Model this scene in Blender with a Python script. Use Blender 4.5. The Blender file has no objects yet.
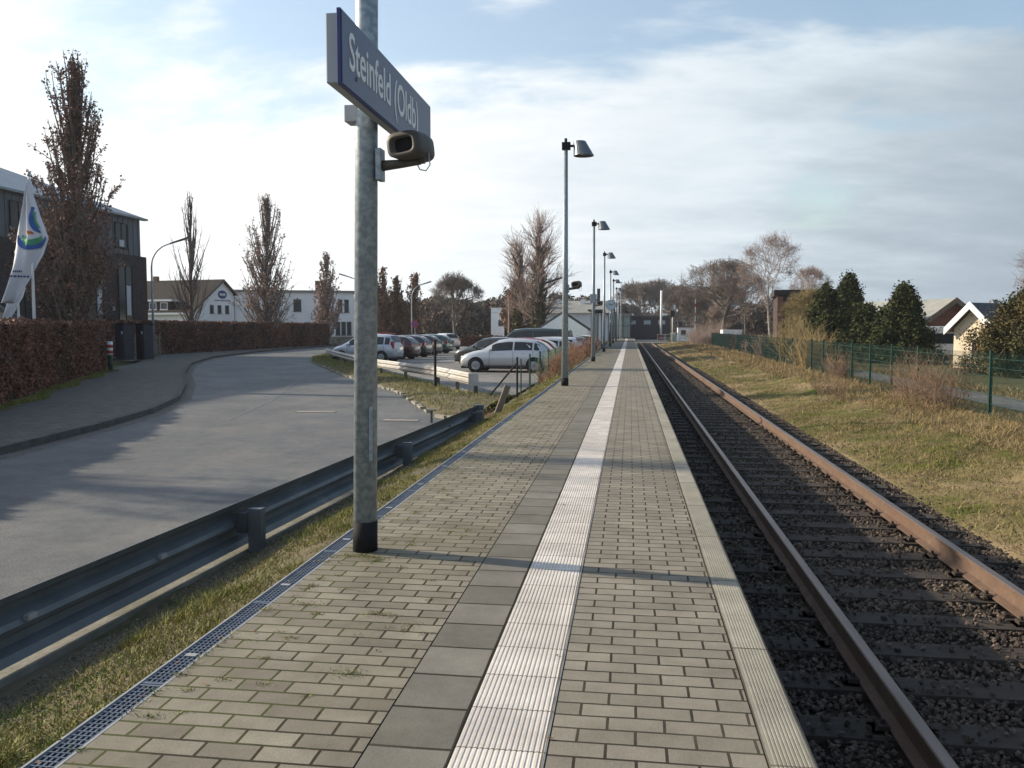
import bpy, bmesh, math, random
import numpy as np
from mathutils import Vector, Matrix
R = math.radians
rnd = random.Random(7)
nr = np.random.default_rng(7)
S = bpy.context.scene
COL = S.collection

# ------------------------------------------------------------------ camera
cam = bpy.data.cameras.new('camera')
cam.sensor_width = 36.0
cam.lens = 36.0 * 840 / 1024
cam.clip_end = 3000
cam.clip_start = 0.05
co = bpy.data.objects.new('camera', cam)
COL.objects.link(co)
co.location = (0, 0, 1.4)
co.rotation_euler = (R(90 - 3.81), 0, R(7.98))
S.camera = co

# ------------------------------------------------------------------ sun, sky, exposure
SUN_EL = R(22.5)
SD = Vector((-0.985 * math.cos(SUN_EL), 0.172 * math.cos(SUN_EL), math.sin(SUN_EL))).normalized()
sl = bpy.data.lights.new('sun', 'SUN')
sl.energy = 5.0
sl.angle = R(0.9)
sl.color = (1.0, 0.86, 0.66)
so = bpy.data.objects.new('sun', sl)
COL.objects.link(so)
so.rotation_euler = SD.to_track_quat('Z', 'Y').to_euler()
W = bpy.data.worlds.new('World')
S.world = W
W.use_nodes = True
nt = W.node_tree
nt.nodes.clear()
N = nt.nodes.new
L = nt.links.new


def wmath(op, a, b=None, c=None):
    n = N('ShaderNodeMath'); n.operation = op
    for i, v in enumerate((a, b, c)):
        if v is None: continue
        if isinstance(v, (int, float)): n.inputs[i].default_value = v
        else: L(v, n.inputs[i])
    return n.outputs[0]


sky = N('ShaderNodeTexSky')
sky.sky_type = 'NISHITA'
sky.sun_disc = False
sky.sun_elevation = SUN_EL
sky.sun_rotation = math.atan2(SD.x, SD.y)
sky.air_density = 1.2
sky.dust_density = 1.0
tc = N('ShaderNodeTexCoord')
sep = N('ShaderNodeSeparateXYZ'); L(tc.outputs['Generated'], sep.inputs[0])
zc = wmath('MAXIMUM', sep.outputs[2], 0.0)
den = wmath("ADD", zc, 0.24)
cx = wmath('DIVIDE', sep.outputs[0], den)
cy = wmath('DIVIDE', sep.outputs[1], den)
cmb = N('ShaderNodeCombineXYZ'); L(cx, cmb.inputs[0]); L(cy, cmb.inputs[1])
mp = N('ShaderNodeMapping'); mp.inputs['Location'].default_value = (3.1, 1.3, 0.0)
mp.inputs['Rotation'].default_value = (0, 0, R(-25)); mp.inputs['Scale'].default_value = (0.8, 1.5, 1)
L(cmb.outputs[0], mp.inputs[0])
no = N('ShaderNodeTexNoise'); no.inputs['Scale'].default_value = 1.25; no.inputs['Detail'].default_value = 8
no.inputs['Roughness'].default_value = 0.56; no.inputs['Distortion'].default_value = 0.35
L(mp.outputs[0], no.inputs['Vector'])
no2 = N('ShaderNodeTexNoise'); no2.inputs['Scale'].default_value = 3.0; no2.inputs['Detail'].default_value = 6
no2.inputs['Roughness'].default_value = 0.6
L(mp.outputs[0], no2.inputs['Vector'])
# cover: thick near the horizon, thin and broken overhead
lowfac = wmath('MULTIPLY', wmath('SUBTRACT', 0.33, zc), 1.5)
cov = wmath('ADD', wmath('MULTIPLY_ADD', wmath('ADD', wmath('MULTIPLY', no.outputs[0], 0.75), wmath('MULTIPLY', no2.outputs[0], 0.25)), 1.9, -0.45), lowfac)
cr = N('ShaderNodeMapRange'); cr.interpolation_type = 'SMOOTHSTEP'
cr.inputs['From Min'].default_value = 0.42; cr.inputs['From Max'].default_value = 0.66; cr.inputs['To Min'].default_value = 0.14
L(cov, cr.inputs['Value'])
# brightness of the cloud: bright towards the sun, blue grey away from it
dt = N('ShaderNodeVectorMath'); dt.operation = 'DOT_PRODUCT'
L(tc.outputs['Generated'], dt.inputs[0]); dt.inputs[1].default_value = tuple(SD)
br = N('ShaderNodeMapRange'); br.interpolation_type = 'SMOOTHSTEP'
br.inputs['From Min'].default_value = -0.28; br.inputs['From Max'].default_value = 0.62
L(wmath('ADD', dt.outputs['Value'], wmath('MULTIPLY', wmath('SUBTRACT', no2.outputs[0], 0.5), 0.5)), br.inputs['Value'])
cc = N('ShaderNodeValToRGB')
e = cc.color_ramp.elements
e[0].color = (0.345, 0.420, 0.490, 1); e[0].position = 0.0
e[1].color = (0.98, 1.0, 1.0, 1); e[1].position = 1.0
m = cc.color_ramp.elements.new(0.45); m.color = (0.66, 0.74, 0.80, 1)
L(br.outputs[0], cc.inputs[0])
b1 = N('ShaderNodeBackground'); b1.inputs[1].default_value = 0.13
tint = N('ShaderNodeMix'); tint.data_type = 'RGBA'; tint.blend_type = 'MIX'; tint.inputs['Factor'].default_value = 0.0
L(sky.outputs[0], b1.inputs[0])
b2 = N('ShaderNodeBackground'); b2.inputs[1].default_value = 0.76
L(cc.outputs[0], b2.inputs[0])
mx = N('ShaderNodeMixShader')
L(cr.outputs[0], mx.inputs[0]); L(b1.outputs[0], mx.inputs[1]); L(b2.outputs[0], mx.inputs[2])
wo = N('ShaderNodeOutputWorld'); L(mx.outputs[0], wo.inputs[0])
S.view_settings.view_transform = 'Standard'
S.view_settings.look = 'None'
S.view_settings.exposure = 0.58
S.view_settings.gamma = 1.0
S.render.resolution_x, S.render.resolution_y = 1024, 768


# ------------------------------------------------------------------ materials
def new_mat(name):
    m = bpy.data.materials.new(name); m.use_nodes = True
    return m, m.node_tree, m.node_tree.nodes['Principled BSDF']


def tn(t, kind, **kw):
    n = t.nodes.new(kind)
    for k, v in kw.items():
        if k in n.inputs: n.inputs[k].default_value = v
        else: setattr(n, k, v)
    return n


def mat(name, a, b=None, scale=5, rough=0.8, metal=0.0, bump=0.0, bscale=None, c=None, detail=6, island=0.0, spec=0.4,
        lo=0.35, hi=0.65, coat=0, stretch=None, fine=0):
    """noise mix of colours a, b (and c, larger patches), optional per-island brightness variation and bump"""
    m, t, p = new_mat(name)
    p.inputs['Roughness'].default_value = rough
    p.inputs['Metallic'].default_value = metal
    p.inputs['Specular IOR Level'].default_value = spec
    if coat: p.inputs['Coat Weight'].default_value = coat; p.inputs['Coat Roughness'].default_value = 0.08
    tcn = tn(t, 'ShaderNodeTexCoord')
    vec = tcn.outputs['Object']
    if stretch:
        mpn = tn(t, 'ShaderNodeMapping', Scale=stretch); t.links.new(vec, mpn.inputs[0]); vec = mpn.outputs[0]
    col = None
    if b is None: b = tuple(x * 0.8 for x in a)
    n1 = tn(t, 'ShaderNodeTexNoise', Scale=scale, Detail=detail, Roughness=0.6)
    t.links.new(vec, n1.inputs['Vector'])
    mr = tn(t, 'ShaderNodeMapRange'); mr.inputs['From Min'].default_value = lo; mr.inputs['From Max'].default_value = hi
    t.links.new(n1.outputs[0], mr.inputs['Value'])
    mix = tn(t, 'ShaderNodeMix', data_type='RGBA')
    mix.inputs[6].default_value = (*a, 1); mix.inputs[7].default_value = (*b, 1)
    t.links.new(mr.outputs[0], mix.inputs['Factor']); col = mix.outputs[2]
    if c:
        n2 = tn(t, 'ShaderNodeTexNoise', Scale=scale * 0.23, Detail=5, Roughness=0.6)
        t.links.new(vec, n2.inputs['Vector'])
        mr2 = tn(t, 'ShaderNodeMapRange'); mr2.inputs['From Min'].default_value = 0.45; mr2.inputs['From Max'].default_value = 0.62
        t.links.new(n2.outputs[0], mr2.inputs['Value'])
        mix2 = tn(t, 'ShaderNodeMix', data_type='RGBA'); mix2.inputs[7].default_value = (*c, 1)
        t.links.new(mr2.outputs[0], mix2.inputs['Factor']); t.links.new(col, mix2.inputs[6]); col = mix2.outputs[2]
    if fine:
        for fs_, lo_, hi_ in ((fine, .62, 1.5), (fine * .12, .85, 1.15), (.35, .82, 1.2)):
            nf = tn(t, 'ShaderNodeTexNoise', Scale=fs_, Detail=4, Roughness=.7); t.links.new(vec, nf.inputs['Vector'])
            mf = tn(t, 'ShaderNodeMapRange'); mf.inputs['From Min'].default_value = .32; mf.inputs['From Max'].default_value = .68
            mf.inputs['To Min'].default_value = lo_; mf.inputs['To Max'].default_value = hi_; t.links.new(nf.outputs[0], mf.inputs['Value'])
            xf_ = tn(t, 'ShaderNodeMix', data_type='RGBA', blend_type='MULTIPLY'); xf_.inputs['Factor'].default_value = 1
            t.links.new(col, xf_.inputs[6]); t.links.new(mf.outputs[0], xf_.inputs[7]); col = xf_.outputs[2]
    if island:
        g = tn(t, 'ShaderNodeNewGeometry')
        mr3 = tn(t, 'ShaderNodeMapRange'); mr3.inputs['To Min'].default_value = 1 - island; mr3.inputs['To Max'].default_value = 1 + island
        t.links.new(g.outputs['Random Per Island'], mr3.inputs['Value'])
        mul = tn(t, 'ShaderNodeMix', data_type='RGBA', blend_type='MULTIPLY'); mul.inputs['Factor'].default_value = 1
        t.links.new(col, mul.inputs[6]); t.links.new(mr3.outputs[0], mul.inputs[7]); col = mul.outputs[2]
    t.links.new(col, p.inputs['Base Color'])
    if bump:
        n3 = tn(t, 'ShaderNodeTexNoise', Scale=bscale or scale * 4, Detail=5, Roughness=0.65)
        t.links.new(vec, n3.inputs['Vector'])
        bp = tn(t, 'ShaderNodeBump', Strength=bump, Distance=0.02)
        t.links.new(n3.outputs[0], bp.inputs['Height']); t.links.new(bp.outputs[0], p.inputs['Normal'])
    return m


def brick_mat(name, c1, c2, mortar, bw, rh, ms, scale_noise=3, bump=0.6, rough=0.85, offset=0.5, dirt=None, axes='XY', shift=(0, 0), msmooth=0.15, moss=None):
    m, t, p = new_mat(name)
    p.inputs['Roughness'].default_value = rough; p.inputs['Specular IOR Level'].default_value = .15
    tcn = tn(t, 'ShaderNodeTexCoord')
    s = tn(t, 'ShaderNodeSeparateXYZ'); t.links.new(tcn.outputs['Object'], s.inputs[0])
    cb = tn(t, 'ShaderNodeCombineXYZ')
    idx = {'X': 0, 'Y': 1, 'Z': 2}
    t.links.new(s.outputs[idx[axes[0]]], cb.inputs[0]); t.links.new(s.outputs[idx[axes[1]]], cb.inputs[1])
    mpn = tn(t, 'ShaderNodeMapping'); mpn.inputs['Location'].default_value = (shift[0] + 400 * bw, shift[1] + 200 * rh, 0)
    t.links.new(cb.outputs[0], mpn.inputs[0])
    # slight wander so that joints are not ruler straight
    nz = tn(t, 'ShaderNodeTexNoise', Scale=2.3, Detail=3); t.links.new(mpn.outputs[0], nz.inputs['Vector'])
    ad = tn(t, 'ShaderNodeVectorMath', operation='MULTIPLY_ADD')
    t.links.new(nz.outputs['Color'], ad.inputs[0]); ad.inputs[1].default_value = (0.012, 0.012, 0); t.links.new(mpn.outputs[0], ad.inputs[2])
    bt = tn(t, 'ShaderNodeTexBrick'); bt.offset = offset
    bt.inputs['Scale'].default_value = 1; bt.inputs['Brick Width'].default_value = bw; bt.inputs['Row Height'].default_value = rh
    bt.inputs['Mortar Size'].default_value = ms; bt.inputs['Mortar Smooth'].default_value = msmooth; bt.inputs['Bias'].default_value = 0
    bt.inputs['Color1'].default_value = (*c1, 1); bt.inputs['Color2'].default_value = (*c2, 1); bt.inputs['Mortar'].default_value = (*mortar, 1)
    t.links.new(ad.outputs[0], bt.inputs['Vector'])
    col = bt.outputs['Color']
    n1 = tn(t, 'ShaderNodeTexNoise', Scale=scale_noise, Detail=8, Roughness=0.7); t.links.new(mpn.outputs[0], n1.inputs['Vector'])
    mr = tn(t, 'ShaderNodeMapRange'); mr.inputs['From Min'].default_value = 0.3; mr.inputs['From Max'].default_value = 0.7
    mr.inputs['To Min'].default_value = 0.72; mr.inputs['To Max'].default_value = 1.18; t.links.new(n1.outputs[0], mr.inputs['Value'])
    ml = tn(t, 'ShaderNodeMix', data_type='RGBA', blend_type='MULTIPLY'); ml.inputs['Factor'].default_value = 1
    t.links.new(col, ml.inputs[6]); t.links.new(mr.outputs[0], ml.inputs[7]); col = ml.outputs[2]
    nf = tn(t, 'ShaderNodeTexNoise', Scale=160, Detail=3, Roughness=0.7); t.links.new(mpn.outputs[0], nf.inputs['Vector'])
    mrf = tn(t, 'ShaderNodeMapRange'); mrf.inputs['From Min'].default_value = 0.3; mrf.inputs['From Max'].default_value = 0.7
    mrf.inputs['To Min'].default_value = 0.82; mrf.inputs['To Max'].default_value = 1.15; t.links.new(nf.outputs[0], mrf.inputs['Value'])
    ml2 = tn(t, 'ShaderNodeMix', data_type='RGBA', blend_type='MULTIPLY'); ml2.inputs['Factor'].default_value = 1
    t.links.new(col, ml2.inputs[6]); t.links.new(mrf.outputs[0], ml2.inputs[7]); col = ml2.outputs[2]
    if dirt:
        n2 = tn(t, 'ShaderNodeTexNoise', Scale=0.55, Detail=7, Roughness=0.65); t.links.new(mpn.outputs[0], n2.inputs['Vector'])
        mr2 = tn(t, 'ShaderNodeMapRange'); mr2.inputs['From Min'].default_value = 0.48; mr2.inputs['From Max'].default_value = 0.72
        mr2.inputs['To Max'].default_value = 0.55
        t.links.new(n2.outputs[0], mr2.inputs['Value'])
        md = tn(t, 'ShaderNodeMix', data_type='RGBA'); md.inputs[7].default_value = (*dirt, 1)
        t.links.new(mr2.outputs[0], md.inputs['Factor']); t.links.new(col, md.inputs[6]); col = md.outputs[2]
    if moss:   # moss growing in the joints, in patches and more on the verge side (X below moss[3])
        n4 = tn(t, 'ShaderNodeTexNoise', Scale=1.7, Detail=6, Roughness=0.7); t.links.new(mpn.outputs[0], n4.inputs['Vector'])
        gx = tn(t, 'ShaderNodeMapRange'); gx.inputs['From Min'].default_value = -0.85; gx.inputs['From Max'].default_value = -1.8
        gx.inputs['To Min'].default_value = -0.12; gx.inputs['To Max'].default_value = 0.24; t.links.new(s.outputs[0], gx.inputs['Value'])
        a4 = tn(t, 'ShaderNodeMath', operation='ADD'); t.links.new(n4.outputs[0], a4.inputs[0]); t.links.new(gx.outputs[0], a4.inputs[1])
        m4 = tn(t, 'ShaderNodeMapRange'); m4.inputs['From Min'].default_value = 0.5; m4.inputs['From Max'].default_value = 0.6; t.links.new(a4.outputs[0], m4.inputs['Value'])
        k4 = tn(t, 'ShaderNodeMath', operation='MULTIPLY'); t.links.new(m4.outputs[0], k4.inputs[0]); t.links.new(bt.outputs['Fac'], k4.inputs[1])
        mm = tn(t, 'ShaderNodeMix', data_type='RGBA'); mm.inputs[7].default_value = (*moss, 1)
        t.links.new(k4.outputs[0], mm.inputs['Factor']); t.links.new(col, mm.inputs[6]); col = mm.outputs[2]
    t.links.new(col, p.inputs['Base Color'])
    inv = tn(t, 'ShaderNodeMath', operation='SUBTRACT'); inv.inputs[0].default_value = 1; t.links.new(bt.outputs['Fac'], inv.inputs[1])
    nb = tn(t, 'ShaderNodeTexNoise', Scale=70, Detail=4); t.links.new(mpn.outputs[0], nb.inputs['Vector'])
    hs = tn(t, 'ShaderNodeMath', operation='MULTIPLY_ADD'); t.links.new(nb.outputs[0], hs.inputs[0]); hs.inputs[1].default_value = 0.25
    t.links.new(inv.outputs[0], hs.inputs[2])
    bp = tn(t, 'ShaderNodeBump', Strength=bump, Distance=0.008); t.links.new(hs.outputs[0], bp.inputs['Height'])
    t.links.new(bp.outputs[0], p.inputs['Normal'])
    return m


M = {}
M['paver_l'] = brick_mat('platform pavers', (.185, .168, .135), (.265, .243, .195), (.036, .029, .019), .2, .1, .0062, dirt=(.12, .108, .07), moss=(.065, .072, .026))
M['paver_r'] = brick_mat('platform pavers trackside', (.20, .183, .15), (.265, .243, .20), (.036, .029, .021), .2, .1, .0056, dirt=(.15, .135, .105), shift=(.06, .03))
M['slab'] = brick_mat('grey platform slabs', (.145, .138, .118), (.20, .19, .165), (.03, .026, .02), .295, .295, .0075, offset=0, dirt=(.115, .11, .085), shift=(.86, 0))
M['tact'] = brick_mat('ribbed white guide slabs', (.56, .52, .48), (.64, .60, .55), (.14, .11, .085), .3, .3, .0035, offset=0, dirt=(.37, .33, .28), shift=(.565, .02), bump=.3)
M['edge'] = brick_mat('platform edge stones', (.25, .24, .20), (.31, .295, .25), (.08, .07, .055), .15, 1.0, .006, offset=0, dirt=(.31, .29, .22), shift=(-.46, .3), bump=.3)
M['concrete'] = mat('old concrete', (.20, .19, .165), (.27, .255, .22), scale=6, bump=.4, rough=.9, c=(.14, .135, .10))
M['asphalt'] = mat('road asphalt', (.078, .084, .09), (.105, .11, .115), scale=3, bump=.5, bscale=90, rough=.72, c=(.12, .118, .115), spec=.4, fine=55)
M['seam'] = mat('tarred seam', (.085, .09, .095), (.12, .125, .13), scale=6, rough=.7)
M['asphalt2'] = mat('car park asphalt', (.12, .12, .12), (.16, .155, .15), scale=4, bump=.4, bscale=60, rough=.85, c=(.19, .18, .165), fine=30)
M['paved'] = brick_mat('pavement setts', (.12, .115, .105), (.155, .15, .135), (.05, .05, .04), .2, .1, .005, dirt=(.085, .095, .06))
M['kerb'] = mat('kerb stone', (.055, .055, .052), (.095, .092, .088), scale=4, bump=.3, rough=.9)
M['kerb_pale'] = mat('pale edging stone', (.30, .28, .24), (.20, .19, .16), scale=3, bump=.3, rough=.9)
M['soil'] = mat('verge soil and moss', (.15, .125, .085), (.085, .085, .038), scale=7, bump=1, rough=1, c=(.18, .15, .11), spec=.1)
M['emb'] = mat('embankment moss and straw', (.075, .095, .016), (.15, .115, .06), scale=1.5, bump=1, bscale=16, rough=1, c=(.27, .205, .12), spec=.1, detail=9)
M['ground'] = mat('far meadow ground', (.08, .09, .035), (.13, .115, .06), scale=.25, bump=.3, rough=1, c=(.10, .09, .05), spec=.1)
M['blade'] = mat('grass blades', (.11, .13, .022), (.23, .185, .08), scale=1.4, rough=.7, island=.45, spec=.15, detail=3)
M['blade_green'] = mat('verge grass blades', (.12, .16, .025), (.26, .23, .08), scale=3, rough=.7, island=.45, spec=.15, detail=3, c=(.22, .20, .06))
M['straw'] = mat('straw grass blades', (.31, .23, .12), (.20, .15, .075), scale=1.8, rough=.7, island=.35, spec=.15)
M['ballast'] = mat('ballast bed', (.035, .027, .021), (.065, .05, .04), scale=18, bump=1, bscale=30, rough=1, c=(.02, .018, .016), spec=.1)
M['stone'] = mat('ballast stones', (.062, .046, .034), (.10, .078, .060), scale=2.2, rough=.9, island=.8, c=(.055, .042, .035))
M['grit'] = mat('sandy grit', (.20, .17, .13), (.12, .10, .075), scale=3, rough=1, island=.5)
M['sleeper'] = mat('dark timber sleeper', (.038, .030, .024), (.06, .048, .039), scale=4, bump=.6, rough=.9, stretch=(1, 12, 1))
M['rust'] = mat('rusty rail side', (.095, .06, .042), (.14, .092, .065), scale=8, bump=.3, rough=.85, c=(.11, .065, .045))
M['railtop'] = mat('worn rail head', (.22, .17, .145), (.15, .11, .09), scale=3, rough=.42, metal=.8, stretch=(4, .3, 1))
M['galv'] = mat('galvanised steel', (.22, .265, .30), (.35, .395, .43), scale=26, rough=.5, metal=.45, bump=.06, detail=3, lo=.4, hi=.62)
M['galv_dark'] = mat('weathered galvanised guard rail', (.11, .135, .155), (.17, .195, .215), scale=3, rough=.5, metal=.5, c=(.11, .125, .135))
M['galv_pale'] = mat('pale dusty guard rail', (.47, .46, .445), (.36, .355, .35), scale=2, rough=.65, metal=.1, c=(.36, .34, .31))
M['post'] = mat('dark steel post', (.06, .07, .075), (.10, .105, .11), scale=6, rough=.6, metal=.4)
M['black'] = mat('black paint', (.010, .010, .012), (.018, .018, .02), scale=9, rough=.75, spec=.2)
M['grate'] = mat('grate steel', (.13, .16, .21), (.20, .23, .28), scale=12, rough=.5, metal=.6)
M['chan'] = mat('channel steel', (.38, .39, .40), (.28, .29, .30), scale=12, rough=.6, metal=.3)
M['dark'] = mat('dark void', (.012, .012, .013), (.02, .02, .02), rough=.9)
M['signblue'] = mat('sign blue', (.055, .085, .165), (.062, .092, .175), scale=2, rough=.4, coat=0)
M['signedge'] = mat('sign rim blue', (.025, .04, .17), rough=.4)
M['signgrey'] = mat('sign casing grey', (.33, .355, .39), (.37, .395, .42), rough=.5)
M['white'] = mat('white paint', (.82, .82, .81), (.78, .78, .77), rough=.5)
M['spk'] = mat('loudspeaker grey', (.065, .06, .054), (.085, .078, .07), scale=14, rough=.55)
M['lampgrey'] = mat('lamp shade grey', (.12, .14, .165), (.16, .18, .205), scale=6, rough=.4, metal=.35)
M['bark'] = mat('bark', (.085, .066, .056), (.14, .115, .10), scale=9, rough=1, bump=.5, stretch=(1, 1, .2))
M['bark_grey'] = mat('grey bark', (.10, .09, .08), (.165, .15, .135), scale=6, rough=1, bump=.5, stretch=(1, 1, .25))
M['birch'] = mat('birch bark', (.46, .41, .37), (.20, .16, .14), scale=5, rough=1, stretch=(1, 1, 2.5))
M['twig'] = mat('twigs', (.13, .105, .09), (.18, .145, .125), scale=2, rough=1, island=.2)
M['twig_red'] = mat('reddish twigs', (.22, .165, .145), (.27, .205, .18), scale=2, rough=1, island=.2)
M['leaf_brown'] = mat('dry brown leaves', (.21, .12, .075), (.16, .09, .065), scale=1.5, rough=.8, island=.5, c=(.24, .125, .065), spec=.2)
M['leaf_purple'] = mat('dark dry leaves', (.25, .15, .12), (.19, .115, .095), scale=1.0, rough=.8, island=.5, c=(.24, .13, .08), spec=.2)
M['leaf_pale'] = mat('pale dry leaves', (.38, .27, .22), (.30, .21, .17), scale=1.2, rough=.8, island=.4, c=(.38, .27, .21), spec=.2)
M['hedge'] = mat('beech hedge leaves', (.27, .13, .085), (.19, .095, .068), scale=1.1, rough=.75, island=.6, c=(.14, .075, .055), spec=.25)
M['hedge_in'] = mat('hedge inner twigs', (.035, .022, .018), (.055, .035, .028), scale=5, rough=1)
M['conifer'] = mat('conifer foliage', (.028, .040, .014), (.044, .054, .020), scale=1.0, rough=.85, island=.6, c=(.07, .072, .026), spec=.15)
M['conifer2'] = mat('olive conifer foliage', (.085, .075, .033), (.05, .06, .028), scale=1.0, rough=.85, island=.5, c=(.12, .085, .04), spec=.15)
M['ivy'] = mat('ivy leaves', (.045, .06, .022), (.08, .075, .03), scale=1.4, rough=.7, island=.5, spec=.2)
M['willow'] = mat('yellow twigs', (.25, .20, .095), (.18, .145, .07), scale=2, rough=1, island=.3)
M['scrub'] = mat('brown scrub twigs', (.21, .14, .095), (.15, .10, .07), scale=3, rough=1, island=.4)
M['bramble'] = mat('rusty brambles', (.23, .125, .07), (.17, .10, .065), scale=3, rough=1, island=.4)
M['hill'] = mat('distant wood', (.085, .08, .07), (.06, .068, .055), scale=.3, rough=1, island=.4, spec=.1)
M['glass'] = mat('dark glass', (.02, .026, .03), (.028, .034, .04), rough=.1, spec=.35)
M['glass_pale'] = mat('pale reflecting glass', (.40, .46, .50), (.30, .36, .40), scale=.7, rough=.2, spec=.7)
M['zinc'] = mat('dark zinc cladding', (.085, .10, .115), (.105, .12, .135), scale=2, rough=.55, metal=.2, stretch=(1, 1, .1))
M['zincroof'] = mat('zinc roof', (.22, .25, .27), (.28, .31, .33), scale=.8, rough=.5, metal=.3)
M['darkbrick'] = brick_mat('dark brick', (.055, .042, .042), (.085, .065, .062), (.045, .04, .04), .24, .08, .008, axes='YZ', bump=.3)
M['redbrick'] = brick_mat('red brick', (.20, .085, .065), (.25, .11, .08), (.16, .12, .10), .24, .08, .008, axes='YZ', bump=.3)
M['render'] = mat('white render', (.86, .88, .90), (.78, .80, .82), scale=.7, rough=.9, stretch=(1, 1, .3))
M['render_warm'] = mat('pale sunlit render', (.66, .58, .45), (.52, .45, .34), scale=.7, rough=.9, c=(.44, .38, .29))
M['rooftile'] = brick_mat('brown roof tiles', (.026, .023, .022), (.036, .031, .029), (.014, .012, .012), .3, .35, .03, axes='XY', bump=.8)
M['rooftile_dark'] = brick_mat('dark glazed roof tiles', (.07, .06, .058), (.10, .085, .08), (.03, .025, .025), .25, .3, .03, axes='XY', bump=.8, rough=.45)
M['rooffelt'] = mat('felt roof', (.20, .21, .20), (.27, .275, .26), scale=1, rough=.9)
M['timber'] = mat('weathered timber', (.14, .11, .085), (.20, .165, .125), scale=6, rough=.9, stretch=(1, 1, .2), bump=.4)
M['green'] = mat('green powder coat', (.007, .038, .027), (.011, .048, .034), scale=8, rough=.5)
M['netting'] = mat('green fence wire', (.03, .13, .09), (.045, .16, .11), scale=8, rough=.6)
M['red'] = mat('red paint', (.40, .03, .03), (.45, .045, .045), rough=.4)
M['tyre'] = mat('tyre', (.018, .018, .019), rough=.85)
M['rim'] = mat('wheel rim', (.42, .43, .45), (.30, .31, .32), scale=20, rough=.4, metal=.7)
M['headlight'] = mat('lamp lens', (.60, .63, .66), rough=.12, spec=.8)
M['taillight'] = mat('tail lamp', (.34, .02, .025), rough=.2, spec=.7)
M['trim'] = mat('black trim', (.02, .02, .022), rough=.6)
M['ral'] = mat('dark navy cabinet', (.020, .020, .034), (.028, .028, .042), rough=.5)
M['clockface'] = mat('clock face', (.55, .62, .68), rough=.3)
M['blue'] = mat('emblem blue', (.03, .12, .42), rough=.6)
M['emgreen'] = mat('emblem green', (.08, .38, .20), rough=.6)
M['orange'] = mat('emblem orange', (.62, .16, .05), rough=.6)
M['navy'] = mat('emblem navy', (.05, .07, .22), rough=.6)
M['flag'] = mat('white flag cloth', (.70, .70, .74), (.64, .64, .69), scale=1.3, rough=.9)
M['palegreen'] = mat('greenish shelter glass', (.20, .27, .25), (.27, .33, .31), scale=1.2, rough=.2, spec=.7)
CARCOL = {}


def car_mat(name, c, metal=.4):
    if name not in CARCOL:
        CARCOL[name] = mat(name + ' car paint', c, tuple(x * .96 for x in c), scale=1, rough=.32, metal=metal, coat=.8)
    return CARCOL[name]


# ------------------------------------------------------------------ mesh helpers
def obj(name, data, parent=None, label=None, cat=None, group=None, kind=None, loc=None, rz=None):
    o = bpy.data.objects.new(name, data); COL.objects.link(o)
    if parent is not None: o.parent = parent
    if label: o['label'] = label
    if cat: o['category'] = cat
    if group: o['group'] = group
    if kind: o['kind'] = kind
    if loc is not None: o.location = loc
    if rz is not None: o.rotation_euler = (0, 0, rz)
    return o


def thing(name, label, cat, loc=(0, 0, 0), rz=0, group=None):
    return obj(name, None, None, label, cat, group, None, loc, rz)


def mesh(name, verts, faces, m, smooth=False):
    me = bpy.data.meshes.new(name)
    if isinstance(verts, np.ndarray): verts = verts.tolist()
    if isinstance(faces, np.ndarray): faces = faces.tolist()
    me.from_pydata(verts, [], faces)
    me.materials.append(M[m] if isinstance(m, str) else m)
    if smooth: me.polygons.foreach_set('use_smooth', [True] * len(me.polygons))
    me.update()
    return me


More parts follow.
